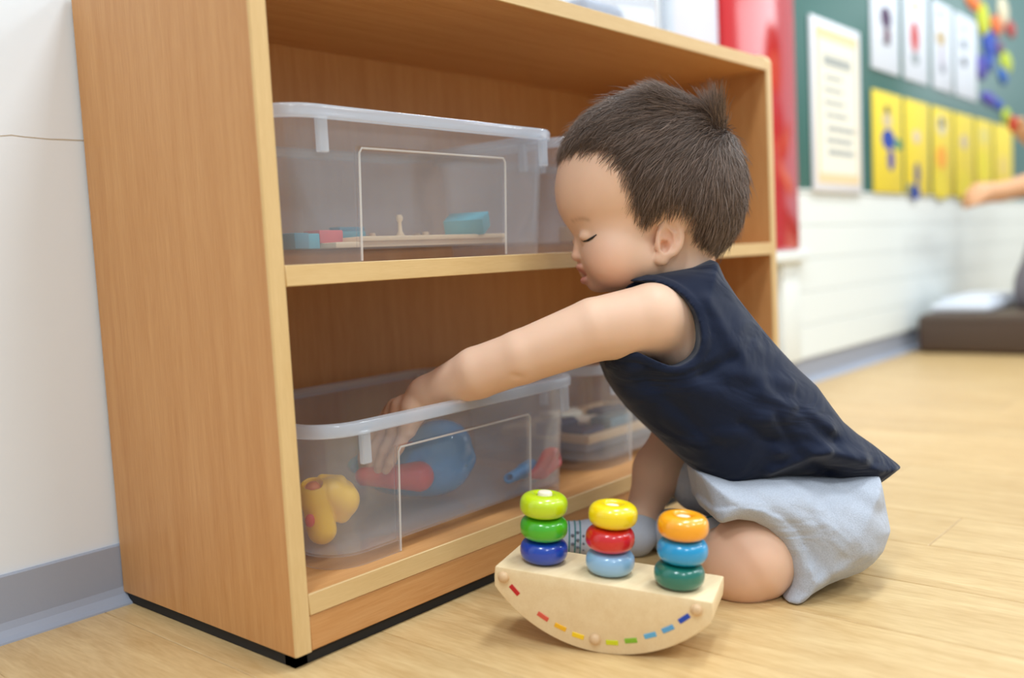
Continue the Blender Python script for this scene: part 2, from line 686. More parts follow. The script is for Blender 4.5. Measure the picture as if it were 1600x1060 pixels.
# white post and sill under the red panel
t1 = box('trim_1', (1.648, WALL_Y - 0.016, 0.052), (1.740, WALL_Y, 0.298), M['panelling'], bevel=0.002)
tag(t1, kind='structure')
t2 = box('trim_2', (1.40, WALL_Y - 0.034, 0.298), (1.765, WALL_Y, 0.324), M['panelling'], bevel=0.003)
tag(t2, kind='structure')
t3 = box('trim_3', (1.19, WALL_Y - 0.012, 0.3), (1.375, WALL_Y, 1.6), M['lavender'], bevel=0.003)
tag(t3, kind='structure')
t4 = box('trim_4', (1.165, WALL_Y - 0.016, 0.3), (1.19, WALL_Y, 1.6), M['palegrey'], bevel=0.003)
tag(t4, kind='structure')
rp = thing('red_wallboard', 'glossy red board fixed to the wall left of the green chalkboard', 'panel', (1.56, WALL_Y, 0.326))
box('face_board', (1.385, WALL_Y - 0.018, 0.326), (1.742, WALL_Y - 0.001, 1.6), M['red'], rp, 0.003)
gb = thing('chalkboard', 'dark green chalkboard covering the wall above white panelling', 'chalkboard', (3.5, WALL_Y, 0.466))
box('writing_surface', (1.746, WALL_Y - 0.012, 0.474), (6.5, WALL_Y - 0.001, 1.7), M['green'], gb, 0.002)
box('ledge', (1.746, WALL_Y - 0.0125, 0.4655), (6.5, WALL_Y - 0.001, 0.474), M['panelling'], gb, 0.002)

# ------------------------------------------------------------------ pictures on the chalkboard
M['paper'] = plain('white_paper', (226, 232, 242), 0.6)
M['yellow_paper'] = plain('yellow_card', (240, 214, 62), 0.6)
M['cream'] = plain('cream_paper', (246, 240, 222), 0.6)
M['peach'] = plain('peach_border_print', (240, 214, 168), 0.6)
M['ink'] = plain('grey_ink', (160, 166, 166), 0.7)
M['white_frame'] = plain('white_frame', (240, 240, 246), 0.4)
INK = {}


def ink(rgb):
    if rgb not in INK:
        INK[rgb] = plain('print_%d_%d_%d' % rgb, rgb, 0.55)
    return INK[rgb]


BY = WALL_Y - 0.0135      # face of the chalkboard


def wall_ellipse(name, px, py, rx, ry, mat, parent, thick=0.0008, y0=BY, dome=0.0, tilt=0.0):
    c = on_y(px, py, y0)
    wx = abs(on_y(px + rx, py, y0)[0] - on_y(px - rx, py, y0)[0]) / 2
    wz = abs(on_y(px, py + ry, y0)[2] - on_y(px, py - ry, y0)[2]) / 2
    vs, fs = [], []
    seg = 20
    prof = [(1.0, 0.0), (1.0, thick), (0.8, thick + dome * 0.5), (0.45, thick + dome * 0.88)]
    for r, h in prof:
        for k in range(seg):
            a = 2 * math.pi * k / seg
            ex, ez = r * wx * math.cos(a), r * wz * math.sin(a)
            ct, st = math.cos(tilt), math.sin(tilt)
            vs.append((c[0] + ct * ex - st * ez, y0 - h, c[2] + st * ex + ct * ez))
    for i in range(len(prof) - 1):
        for k in range(seg):
            fs.append((i * seg + k, i * seg + (k + 1) % seg, (i + 1) * seg + (k + 1) % seg, (i + 1) * seg + k))
    vs.append((c[0], y0 - thick - dome, c[2]))
    for k in range(seg):
        fs.append(((len(prof) - 1) * seg + k, (len(prof) - 1) * seg + (k + 1) % seg, len(vs) - 1))
    fs.append(tuple(range(seg - 1, -1, -1)))
    return mesh(name, vs, fs, mat, parent, smooth=dome > 0)


# notice in a white frame
ps = thing('notice_poster', 'cream notice with lines of grey text in a white frame on the chalkboard', 'poster', (1.99, BY, 0.47))
px0, px1, pz0, pz1 = 1.830, 2.153, 0.470, 0.902
box('frame', (px0, BY - 0.008, pz0), (px1, BY, pz1), M['white_frame'], ps, 0.002)
box('border_print', (px0 + .022, BY - 0.0088, pz0 + .02), (px1 - .022, BY - 0.0075, pz1 - .022), M['peach'], ps, 0)
box('page_print', (px0 + .036, BY - 0.0093, pz0 + .045), (px1 - .036, BY - 0.0085, pz1 - .05), M['cream'], ps, 0)
rp_ = random.Random(5)
for i, (zz, x0, x1, hgt) in enumerate([(0.80, .07, .25, .026), (0.758, .08, .19, .010), (0.727, .07, .19, .010), (0.695, .07, .20, .010), (0.664, .08, .22, .010), (0.630, .09, .27, .013), (0.600, .08, .25, .013), (0.570, .09, .26, .015)]):
    x = px0 + x0
    while x < px0 + x1:
        w = rp_.uniform(.010, .022)
        box('text_line', (x, BY - 0.0098, zz - hgt / 2), (min(x + w, px0 + x1), BY - 0.0092, zz + hgt / 2), M['ink'], ps, 0)
        x += w + .005

# white picture cards
white_edges = [(1360, 1404), (1411, 1449), (1456, 1487), (1491, 1525)]
w_names = ['white card with a dark purple-haired figure, nearest the notice poster', 'white card with a red upright figure, second from the notice poster',
           'white card with a small tan figure, third from the notice poster', 'white card with a faint grey figure beside the fruit shapes']
w_prints = [[(1384, 28, 8, 17, (74, 44, 84)), (1386, 55, 5, 12, (108, 62, 82)), (1385, 67, 6, 4, (110, 104, 112))],
            [(1430, 10, 5, 9, (226, 226, 170)), (1429, 58, 6, 24, (206, 44, 36)), (1430, 92, 6, 10, (150, 160, 164))],
            [(1469, 22, 5, 7, (190, 198, 206)), (1470, 60, 6, 12, (196, 166, 96)), (1471, 90, 3, 20, (190, 180, 196)), (1473, 108, 4, 7, (150, 154, 168))],
            [(1506, 45, 4, 8, (190, 198, 210)), (1506, 70, 5, 8, (140, 150, 160)), (1506, 97, 4, 8, (84, 90, 100))]]
for i, (a, b) in enumerate(white_edges):
    xa = on_y(a, 110, BY)[0]; xb = on_y(b, 130, BY)[0]
    c = thing('picture_card', w_names[i], 'card', ((xa + xb) / 2, BY, 0.825), 'white picture cards on the chalkboard')
    box('sheet', (xa, BY - 0.004, 0.822), (xb, BY, 1.105), M['paper'], c, 0.0015, 2)
    for (u, v, ru, rv, col) in w_prints[i]:
        wall_ellipse('print', u, v, ru, rv, ink(col), c, y0=BY - 0.004)
yellow_edges = [(1362, 1408), (1412, 1450), (1455, 1487), (1490, 1520), (1523, 1549), (1552, 1580)]
y_names = ['yellow card with a blue-clad figure, leftmost under the white cards', 'yellow card with a dark blue shape at its foot, second from the left',
           'yellow card with an orange patch, third from the left', 'yellow card with a small grey figure, fourth from the left',
           'yellow card with a pale top half, fifth from the left', 'yellow card at the right end of the row']
y_prints = [[(1386, 172, 4, 7, (96, 88, 70)), (1386, 188, 7, 13, (214, 196, 160)), (1388, 218, 10, 16, (20, 66, 168)), (1403, 226, 6, 9, (90, 150, 110)), (1392, 250, 5, 17, (60, 56, 160))],
            [(1432, 214, 6, 11, (222, 202, 170)), (1433, 272, 4, 18, (58, 60, 130)), (1430, 300, 7, 12, (20, 64, 160)), (1422, 296, 5, 9, (130, 140, 130))],
            [(1471, 196, 7, 16, (224, 214, 176)), (1471, 192, 3, 8, (180, 190, 190)), (1471, 246, 8, 18, (250, 170, 20)), (1471, 290, 12, 22, (238, 214, 30))],
            [(1506, 222, 5, 12, (206, 186, 166)), (1506, 290, 11, 26, (238, 216, 20))],
            [(1537, 212, 6, 14, (228, 214, 120)), (1537, 260, 9, 26, (236, 218, 10))],
            [(1567, 260, 5, 18, (230, 200, 110))]]
for i, (a, b) in enumerate(yellow_edges):
    xa = on_y(a, 200, BY)[0]; xb = on_y(b, 220, BY)[0]
    c = thing('picture_card', y_names[i], 'card', ((xa + xb) / 2, BY, 0.475), 'yellow picture cards on the chalkboard')
    box('sheet', (xa, BY - 0.004, 0.4745), (xb, BY, 0.764), M['yellow_paper'], c, 0.0015, 2)
    for (u, v, ru, rv, col) in y_prints[i]:
        wall_ellipse('print', u, v, ru, rv, ink(col), c, y0=BY - 0.004)
# coloured fruit shapes stuck on the board
for (u, v, ru, rv, col, nm, lb) in [
        (1520, 4, 12, 13, (240, 124, 40), 'fruit_shape', 'orange round shape at the top of the fruit cluster'),
        (1536, 31, 10, 27, (206, 214, 20), 'fruit_shape', 'tall yellow-green shape below the orange round shape'),
        (1557, 40, 9, 15, (238, 116, 44), 'fruit_shape', 'orange oval shape under the cream cone shape'),
        (1567, 18, 8, 22, (236, 224, 190), 'fruit_shape', 'cream cone shape between the orange and red shapes'),
        (1579, 46, 7, 13, (188, 62, 52), 'fruit_shape', 'dark red oval shape right of the cream cone'),
        (1546, 70, 11, 24, (14, 66, 176), 'fruit_shape', 'large blue shape in the middle of the fruit cluster'),
        (1545, 98, 7, 14, (20, 70, 170), 'fruit_shape', 'narrow blue shape below the large blue one'),
        (1533, 106, 8, 20, (70, 58, 164), 'fruit_shape', 'upper purple shape beside the last white card'),
        (1562, 74, 5, 12, (120, 84, 110), 'fruit_shape', 'mauve shape right of the large blue one'),
        (1572, 98, 9, 17, (190, 206, 30), 'fruit_shape', 'yellow-green oval at the right of the cluster'),
        (1567, 119, 7, 14, (20, 92, 176), 'fruit_shape', 'small blue shape under the yellow-green oval'),
        (1545, 155, 12, 11, (72, 60, 166), 'fruit_shape', 'purple shape low in the cluster'),
        (1559, 164, 8, 9, (14, 70, 180), 'fruit_shape', 'small blue round shape beside the low purple shape'),
        (1572, 182, 7, 14, (178, 196, 20), 'fruit_shape', 'lime shape just left of the raised fingers')]:
    o = wall_ellipse(nm, u, v, ru, rv, ink(col), None, thick=0.002, dome=0.008)
    tag(o, lb, 'magnet', 'fruit shapes on the chalkboard')

# ================================================================== THE SHELF
SL, SD, ST = 0.977, 0.309, 0.018
sh = thing('toy_shelf', 'low beech-coloured open toy shelf standing against the white wall', 'shelf', (SL / 2, SD / 2, 0))


def side_panel(x0, x1):
    """board with a rounded upper front corner, extruded along x"""
    ztop, r = 0.640, 0.014
    pts = [(0.0022, 0.0)]
    for k in range(7):
        a = math.pi + (math.pi / 2) * -k / 6
        pts.append((0.0022 + r + r * math.cos(a), ztop - r + r * math.sin(a)))
    pts += [(SD, ztop), (SD, 0.0)]
    bm = bmesh.new()
    vs = [bm.verts.new((x0, y, z)) for y, z in pts]
    f = bm.faces.new(vs)
    q = bmesh.ops.extrude_face_region(bm, geom=[f])
    bmesh.ops.translate(bm, verts=[v for v in q['geom'] if isinstance(v, bmesh.types.BMVert)], vec=(x1 - x0, 0, 0))
    bmesh.ops.recalc_face_normals(bm, faces=bm.faces)
    return bm_obj('side_panel', bm, M['shelf'], sh)


def edge_band(x0, x1):
    """lighter rounded band on the front edge of a side board"""
    ztop, r = 0.640, 0.014
    path = [(0.0022, 0.0), (0.0022, ztop - r)]
    for k in range(1, 7):
        a = math.pi - (math.pi / 2) * k / 6
        path.append((0.0022 + r + r * math.cos(a), ztop - r + r * math.sin(a)))
    path.append((0.03, ztop))
    cs = [(x0, 0), (x0, -.0008), (x0 + .0012, -.0022), (x1 - .0012, -.0022), (x1, -.0008), (x1, 0)]
    vs, fs = [], []
    for i, (y, z) in enumerate(path):
        a = path[max(0, i - 1)]; b = path[min(len(path) - 1, i + 1)]
        t = np.array([b[0] - a[0], b[1] - a[1]]); t /= np.linalg.norm(t)
        nrm = (t[1], -t[0])       # turned so that an outward step is negative here
        for x, o in cs:
            vs.append((x, y + nrm[0] * o, z + nrm[1] * o))
    m_ = len(cs)
    for i in range(len(path) - 1):
        for k in range(m_):
            fs.append((i * m_ + k, i * m_ + (k + 1) % m_, (i + 1) * m_ + (k + 1) % m_, (i + 1) * m_ + k))
    fs += [tuple(range(m_)), tuple(range(len(vs) - 1, len(vs) - m_ - 1, -1))]
    o = mesh('edge_band', vs, fs, M['edge'], sh)
    return o


for x0, x1 in ((0, ST), (SL - ST, SL)):
    side_panel(x0, x1)
    edge_band(x0, x1)
for nm, z0, z1, y0 in (('top_board', 0.6157, 0.6344, 0.002), ('middle_board', 0.3247, 0.3432, 0.002), ('bottom_board', 0.0325, 0.0520, 0.002)):
    b_ = box(nm, (ST, y0, z0), (SL - ST, SD - 0.006, z1), M['shelf_h'], sh, 0)
    box('edge_band', (ST, 0.0, z0), (SL - ST, y0 + .0005, z1), M['edge_h'], b_, 0.0006, 1)
box('kick_board', (ST, 0.0012, 0.0), (SL - ST, 0.019, 0.0322), M['shelf_h'], sh, 0.0008, 1)
box('back_panel', (ST, SD - 0.006, 0.0), (SL - ST, SD, 0.634), M['shelf'], sh, 0)
for x in (0.05, SL - 0.05):
    for y in (0.02, SD - 0.03):
        lathe('glide_foot', [(0.010, Z0), (0.011, Z0 + .002), (0.011, 0.0)], M['black'], sh, 16, Matrix.Translation((x, y, 0)))
box('gap_shade_strip', (0.0025, 0.006, Z0 + 0.0005), (SL - 0.02, 0.020, 0.0), M['black'], sh, 0)  # black strips stand in for the shadow in the gap below the shelf
box('gap_shade_strip', (0.0025, 0.006, Z0 + 0.0005), (0.016, SD - 0.004, 0.0), M['black'], sh, 0)
box('gap_shade_strip', (SL - 0.014, 0.012, Z0 + 0.004), (SL - 0.006, SD - 0.02, 0.0), M['black'], sh, 0)

# ================================================================== CLEAR BINS
FRX, FRZ = 0.1035, 0.106          # half-width and height of the recessed front window


def bin_outline(a, b, r, recess, inner=0.0):
    """rounded rectangle, front side (-y) first, with points at the window's edges"""
    a -= inner; b -= inner; r = max(0.006, r - inner)
    fx = FRX + (inner if inner else 0)
    pts = []
    for x, s in ((-a + r, 0), (-fx - .003, 0), (-fx, 1), (-fx * .5, 1), (0, 1), (fx * .5, 1), (fx, 1), (fx + .003, 0), (a - r, 0)):
        pts.append((x, -b + (recess if s else 0.0)))
    def arc(cx, cy, a0, k=7):
        return [(cx + r * math.cos(a0 + math.pi / 2 * i / k), cy + r * math.sin(a0 + math.pi / 2 * i / k)) for i in range(1, k + 1)]
    pts += arc(a - r, -b + r, -math.pi / 2)
    pts += [(a, 0.0)]
    pts += [(a, b - r)] + arc(a - r, b - r, 0)
    pts += [(-a + r, b)] + arc(-a + r, b - r, math.pi / 2)
    pts += [(-a, 0.0), (-a, -b + r)] + arc(-a + r, -b + r, math.pi)[:-1]
    return pts


def ring_mesh(rings, faces_skip=None, cap_first=False, cap_last=False):
    vs = [p for r in rings for p in r]
    n = len(rings[0])
    fs = []
    for i in range(len(rings) - 1):
        for k in range(n):
            if faces_skip and faces_skip(i, k):
                continue
            fs.append((i * n + k, i * n + (k + 1) % n, (i + 1) * n + (k + 1) % n, (i + 1) * n + k))
    if cap_first: fs.append(tuple(range(n - 1, -1, -1)))
    if cap_last: fs.append(tuple((len(rings) - 1) * n + k for k in range(n)))
    return vs, fs


def make_bin(label, loc, rot=0.0, group='clear storage bins on the shelf'):
    root = thing('storage_bin', label, 'storage bin', loc, group)
    root.rotation_euler = (0, 0, rot)
    H, FZ, T = 0.142, 0.012, 0.0020
    def dims(z):
        t = z / H
        return 0.186 + 0.009 * t, 0.119 + 0.008 * t, 0.038
    def ring(z, inner=0.0, win=True):
        a, b, r = dims(z)
        return [(x, y, z) for x, y in bin_outline(a, b, r, 0.0045 if win else 0.0, inner)]
    outer = [ring(FZ), ring(0.06), ring(FRZ), ring(FRZ + .003, 0, False), ring(H - .004, 0, False)]
    inner = [ring(H - .004, T, False), ring(FRZ + .003, T, False), ring(FRZ, T), ring(0.06, T), ring(FZ + T, T)]
    vs, fs = ring_mesh(outer + inner, None, True, True)
    def local(name, vs, fs, mat, par):
        me = bpy.data.meshes.new(name)
        me.from_pydata([tuple(v) for v in vs], [], fs)
        me.update()
        me.materials.append(mat)
        me.shade_smooth()
        me.set_sharp_from_angle(angle=math.radians(35))
        o = bpy.data.objects.new(name, me)
        COL.objects.link(o)
        o.parent = par
        return o
    local('bin_body', vs, fs, M['bin'], root)
    # foot skirt, open under the window
    a0, a1 = ring(0.0, 0, False), ring(FZ, 0, False)
    b0, b1 = ring(0.0, T, False), ring(FZ, T, False)
    vs, fs = ring_mesh([b0, a0, a1, b1], lambda i, k: 2 <= k <= 6)
    n = len(a0)
    for k, fl_ in ((2, False), (7, True)):
        q = (k, n + k, 2 * n + k, 3 * n + k)
        fs.append(q if fl_ else q[::-1])
    local('skirt', vs, fs, M['bin'], root)
    # rolled rim
    a, b, r = dims(H)
    rim = []
    for off, z in ((0, H - .012), (.006, H - .0125), (.0085, H - .011), (.009, H - .003), (.0075, H - .0005), (.004, H), (-.0015, H), (-.003, H - .002), (-.0025, H - .006), (0, H - .012)):
        rim.append([(x, y, z) for x, y in bin_outline(a + off, b + off, r + off, 0.0)])
    vs, fs = ring_mesh(rim)
    local('rim', vs, fs, M['binrim'], root)
    # ribs around the window
    bz = lambda z: -(dims(z)[1]) - 0.0002
    path = [(-FRX - .001, bz(0.001), 0.001), (-FRX - .001, bz(0.05), 0.05), (-FRX - .001, bz(FRZ - .004), FRZ - .004), (-FRX + .002, bz(FRZ), FRZ + .0005),
            (0, bz(FRZ), FRZ + .0005), (FRX - .002, bz(FRZ), FRZ + .0005), (FRX + .001, bz(FRZ - .004), FRZ - .004), (FRX + .001, bz(.05), 0.05), (FRX + .001, bz(0.001), 0.001)]
    v, f = tube_verts(path, 0.0011, 6)
    local('window_rib', v, f, M['rib'], root)
    # short tabs under the rim
    for (x, y, dx) in ((-0.150, -b - .0015, 1), (0.168, -b - .0015, 1), (-a - .0005, -0.075, 0), (a + .0005, -0.075, 0)):
        bm = bmesh.new()
        if dx: bm_box(bm, (x - .0055, y - .003, H - .042), (x + .0055, y + .0035, H - .010), .001, 1)
        else: bm_box(bm, (x - .003, y - .0055, H - .042), (x + .003, y + .0055, H - .010), .001, 1)
        me = bpy.data.meshes.new('rim_tab'); bm.to_mesh(me); bm.free(); me.materials.append(M['binrim'])
        o = bpy.data.objects.new('rim_tab', me); COL.objects.link(o); o.parent = root
    return root


BZ = 0.0522
UZ = 0.3434
make_bin('clear bin on the bottom shelf with the hand and bright plastic toys inside', (0.250, 0.142, BZ), math.radians(1.0))
make_bin('clear bin on the bottom shelf half hidden behind the child, holding puzzle trays', (0.705, 0.166, BZ), 0)
make_bin('clear bin on the middle shelf nearest the left end, holding boards and a teal block', (0.2245, 0.138, UZ), 0)
make_bin('clear bin on the middle shelf mostly hidden behind the child\'s head', (0.660, 0.146, UZ), 0)
# clear box on top of the shelf
tb = thing('clear_box', 'small clear box on top of the shelf at the picture\'s upper edge', 'box', (1.0 * 0.70, 0.14, 0.6346))
bm = bmesh.new()
bm_box(bm, (0.56, 0.06, 0.6346), (0.74, 0.26, 0.73), 0.012, 3)
bmesh.ops.delete(bm, geom=[f for f in bm.faces if f.normal.z > 0.9], context='FACES')
ob = bm_obj('box_wall', bm, M['bin'], tb, True)
sm = ob.modifiers.new('thick', 'SOLIDIFY'); sm.thickness = 0.002
tube('box_rim', [(0.572, 0.06, .731), (0.728, 0.06, .731), (0.74, 0.072, .731), (0.74, 0.248, .731), (0.728, 0.26, .731), (0.572, 0.26, .731), (0.56, 0.248, .731), (0.56, 0.072, .731), (0.572, 0.06, .731)], 0.003, M['binrim'], tb)
M['steel'] = plain('grey_blue_toy', (150, 160, 176), 0.4)
box('lid_insert', (0.60, 0.09, 0.640), (0.70, 0.22, 0.69), M['steel'], tb, 0.01, 3)

# ================================================================== THINGS IN THE UPPER BIN
M['teal'] = plain('teal_painted_wood', (60, 156, 172), 0.5)
M['teal_d'] = plain('dark_teal_painted_wood', (48, 120, 140), 0.5)
M['redblk'] = plain('red_painted_wood', (206, 70, 78), 0.5)
M['navy'] = plain('navy_card', (44, 62, 100), 0.6)
UF = UZ + 0.0142          # floor inside an upper bin
bd = thing('peg_board', 'thin pale wooden peg board lying flat in the middle-shelf bin', 'board', (0.23, 0.12, UF))
box('board_base', (0.115, 0.05, UF), (0.365, 0.20, UF + 0.006), M['traywood'], bd, 0.001)
box('board_top', (0.145, 0.045, UF + 0.006), (0.362, 0.19, UF + 0.011), M['traywood'], bd, 0.001)
for (x, y) in ((0.205, 0.10), (0.275, 0.09), (0.30, 0.13), (0.165, 0.13)):
    lathe('peg', [(0.004, UF + .0108), (0.004, UF + .0155), (0.003, UF + .0165)], M['pegwood'], bd, 12, Matrix.Translation((x, y, 0)))
pw = lathe('wooden_pawn', [(0.005, 0), (0.005, .002), (0.0025, .006), (0.002, .016), (0.0035, .018), (0.004, .021), (0.0025, .024)], M['traywood'], None, 14, Matrix.Translation((0.232, 0.085, UF + 0.011)))
tag(pw, 'slim turned wooden pawn standing on the peg board', 'game piece')


def block(label, c, s, rz, mat, group='painted wooden blocks in the upper bin', tilt=0.0):
    bm = bmesh.new()
    rot = (Matrix.Rotation(rz, 3, 'Z') @ Matrix.Rotation(tilt, 3, 'X'))
    bm_box(bm, [-s[i] / 2 for i in range(3)], [s[i] / 2 for i in range(3)], 0.0012, 2, rot, (0, 0, 0))
    for v in bm.verts: v.co += Vector(c)
    return tag(bm_obj('wooden_block', bm, mat, None, True, 40), label, 'block', group)


block('teal wooden block resting on the right end of the peg board', (0.316, 0.064, UF + 0.0235), (0.046, 0.032, 0.018), math.radians(-62), M['teal'], tilt=0.32)
block('dark teal block in the far left corner of the upper bin', (0.072, 0.058, UF + 0.008), (0.02, 0.02, 0.015), 0.2, M['teal_d'])
block('teal block left of the red block in the upper bin', (0.094, 0.075, UF + 0.008), (0.026, 0.022, 0.015), 0.1, M['teal'])
block('red wooden block at the left end of the peg board', (0.128, 0.085, UF + 0.0125), (0.034, 0.022, 0.013), 0.15, M['redblk'])
block('flat teal block lying across the back of the peg board', (0.205, 0.155, UF + 0.016), (0.06, 0.024, 0.010), 0.1, M['teal'])
block('slim dark teal strip on top of the flat teal block', (0.218, 0.157, UF + 0.0235), (0.042, 0.016, 0.005), 0.15, M['teal_d'])
# pieces in the second upper bin
block('pale wooden block behind the child\'s face in the hidden bin', (0.545, 0.075, UF + 0.010), (0.05, 0.035, 0.020), 0.1, M['pegwood'], 'blocks in the hidden upper bin')
block('red block on the pale wooden block behind the child\'s face', (0.552, 0.078, UF + 0.032), (0.034, 0.024, 0.022), 0.3, M['redblk'], 'blocks in the hidden upper bin')

# ================================================================== THINGS IN THE LOWER BINS
BF = BZ + 0.0142
tr = thing('puzzle_tray', 'pale wooden puzzle tray in the bin behind the child', 'tray', (0.66, 0.15, BF))
TZ = BF + 0.016
box('tray_base', (0.545, 0.075, TZ), (0.80, 0.235, TZ + 0.004), M['traywood'], tr, 0.001)
for lo, hi in (((0.545, 0.075, TZ + .004), (0.80, 0.083, TZ + .012)), ((0.545, 0.227, TZ + .004), (0.80, 0.235, TZ + .012)), ((0.545, 0.083, TZ + .004), (0.553, 0.227, TZ + .012)), ((0.792, 0.083, TZ + .004), (0.80, 0.227, TZ + .012))):
    box('tray_edge', lo, hi, M['traywood'], tr, 0.001)
box('tray_foot', (0.56, 0.09, BF), (0.78, 0.22, TZ), M['steel'], tr, 0.002)
M['teal_soft'] = plain('soft_blue_print', (104, 150, 172), 0.6)
rp_ = random.Random(11)
pc = ['navy', 'cream', 'pegwood', 'teal_soft']
kk = 0
pos_words = ['nearest the front left corner', 'at the front of the tray', 'at the front right', 'in the left middle', 'in the middle of the tray', 'at the right middle', 'at the back left', 'at the back', 'at the back right']
for iy in range(3):
    for ix in range(3):
        x = 0.575 + ix * 0.062 + rp_.uniform(-.005, .005); y = 0.105 + iy * 0.045
        z = TZ + 0.0045 + (0.013 if (ix + iy) % 2 else 0.006)
        mt = pc[(ix * 2 + iy * 3 + (kk % 2)) % 4]
        bm = bmesh.new()
        bm_box(bm, (-.027, -.019, -(z - TZ - .0045)), (.027, .019, 0.006), 0.003, 2, Matrix.Rotation(rp_.uniform(-.3, .3), 3, 'Z'), (0, 0, 0))
        r_ = bmesh.ops.create_cone(bm, cap_ends=True, segments=12, radius1=.008, radius2=.008, depth=0.006)
        bmesh.ops.translate(bm, verts=r_['verts'], vec=(.030, 0, 0.0028))
        for v in bm.verts: v.co += Vector((x, y, z))
        o = bm_obj('puzzle_piece', bm, M[mt], None, False)
        col = {'navy': 'navy', 'cream': 'cream', 'pegwood': 'tan', 'teal_soft': 'soft blue'}[mt]
        tag(o, col + ' puzzle piece ' + pos_words[kk] + ' on the wooden tray', 'puzzle piece', 'puzzle pieces in the tray')
        kk += 1


def settle(root, z):
    """let a toy made of several parts rest on the level z"""
    zz = [v.co.z for c in root.children for v in c.data.vertices]
    root.location.z += z - min(zz)


def field_obj(name, prims, h, mat, parent=None, subs=(), k=0.004, relax_it=2, cut=None):
    lo = np.min([p[1] for p in prims], 0) - 0.01
    hi = np.max([p[2] for p in prims], 0) + 0.01
    F = Field(lo, hi, h)
    for p in prims:
        F.apply(p, 'u', p[3] if len(p) > 3 else k)
    for p in subs:
        F.apply(p, 's', p[3] if len(p) > 3 else k)
    if cut is not None:
        F.f = cut(F)
    V, Q = F.mesh()
    return np_mesh(name, V, Q, mat, parent, relax_it)


M['t_yellow'] = plain('yellow_toy_plastic', (252, 196, 10), 0.35, 0.5, coat=0.2)
M['t_orange'] = plain('orange_toy_plastic', (232, 120, 60), 0.35)
M['t_red'] = plain('red_toy_plastic', (214, 26, 34), 0.3, 0.5, coat=0.2)
M['t_blue'] = plain('blue_toy_plastic', (0, 138, 206), 0.2, 0.5, coat=0.5)
M['t_teal'] = plain('teal_toy_plastic', (34, 140, 170), 0.28, 0.5, coat=0.3)
M['t_sky'] = plain('sky_blue_toy_plastic', (20, 150, 216), 0.3, 0.5, coat=0.2)

# yellow toy: upright barrel with a bulky rounded arm, an orange cap and a red button
yd = 0.935
base = on_z(505, 838, BF)
yt = thing('yellow_toy', 'chunky yellow plastic toy with orange cap in the left corner of the bottom bin', 'toy', base)
field_obj('toy_body', [
    cp((493, 778, yd), (503, 826, yd), 23, 23) + (0.0,), cp((516, 768, yd + .006), (537, 782, yd + .014), 24, 24) + (0.0025,), cp((508, 762, yd + .02), (532, 770, yd + .024), 22, 24) + (0.004,),
    cp((540, 776, yd + .014), (534, 802, yd + .014), 20, 14) + (0.004,), cp((503, 748, yd + .012), (530, 752, yd + .014), 9, 12) + (0.003,), cp((490, 768, yd - .001), (492, 780, yd - .001), 24.5, 24.5) + (0.001,)], 0.0012, M['t_yellow'], yt,
    subs=[cp((487, 746, yd - .008), (489, 756, yd - .006), 17, 15) + (0.001,)], relax_it=1)
field_obj('cap', [cp((489, 763, yd - .006), (491, 774, yd - .004), 13, 14)], 0.0012, M['t_orange'], yt)
field_obj('button', [ep(484, 812, yd - .017, 8, 11, 5)], 0.001, M['t_red'], yt)

settle(yt, BF)
# blue toy: bulbous body with a domed top, a pointed tail and a red barrel handle
bd_ = 1.105
bt = thing('blue_toy', 'big glossy blue plastic toy with a red barrel under the child\'s hand', 'toy', on_z(650, 780, BF))
field_obj('toy_body', [
    ep(664, 741, bd_, 72, 46, 62), ep(690, 706, bd_, 48, 40, 50) + (0.012,), ep(620, 745, bd_, 55, 36, 46) + (0.012,),
    cp((600, 742, bd_), (556, 742, bd_ + .01), 30, 9) + (0.012,), cp((700, 735, bd_), (728, 728, bd_), 34, 16) + (0.01,)], 0.0024, M['t_blue'], bt)
field_obj('tail_fin', [cp((574, 728, bd_ + .015), (576, 690, bd_ + .02), 12, 15), cp((574, 730, bd_ + .012), (556, 738, bd_ + .015), 13, 12) + (0.006,)], 0.0018, M['t_teal'], bt)
field_obj('barrel', [cp((570, 756, bd_ - .058), (615, 757, bd_ - .060), 15, 18), cp((615, 757, bd_ - .060), (655, 756, bd_ - .056), 18, 24) + (0.004,)], 0.0018, M['t_red'], bt)
field_obj('seam', [cp((668, 757, bd_ - .049), (731, 738, bd_ - .018), 1.6, 1.6)], 0.0008, M['t_teal'], bt)

settle(bt, BF)
# small toys near the right end of the bin
c0, c1 = on_y(796, 764, 0.060), on_y(830, 746, 0.075)
st_ = thing('blue_toy_stick', 'small sky-blue toy tool with a cup end lying in the bottom bin', 'toy', (c0[0], c0[1], BF))
field_obj('stick', [cone(c0, c1, 0.0065, 0.0085), cone(c0 * .35 + c1 * .65, c1, 0.0095, 0.0105) + (0.002,)], 0.0011, M['t_sky'], st_, subs=[cone(c0 + np.array([-.004, -.003, .002]), c0 * .8 + c1 * .2, 0.0038, 0.0035) + (0.001,)])
settle(st_, BF)
c0, c1 = on_y(846, 748, 0.050), on_y(862, 728, 0.050)
rt_ = thing('red_toy_scoop', 'red plastic toy scoop leaning at the right end of the bottom bin', 'toy', (c0[0], c0[1], BF))
field_obj('scoop', [cone(on_y(834, 753, .052), c0, .006, .008), cone(c0, c1, 0.010, 0.0145) + (0.004,)], 0.0015, M['t_red'], rt_, subs=[cone(c0 + np.array([.004, -.013, .0]), c1 + np.array([.006, -.012, .003]), 0.005, 0.009) + (0.002,)])

settle(rt_, BF)

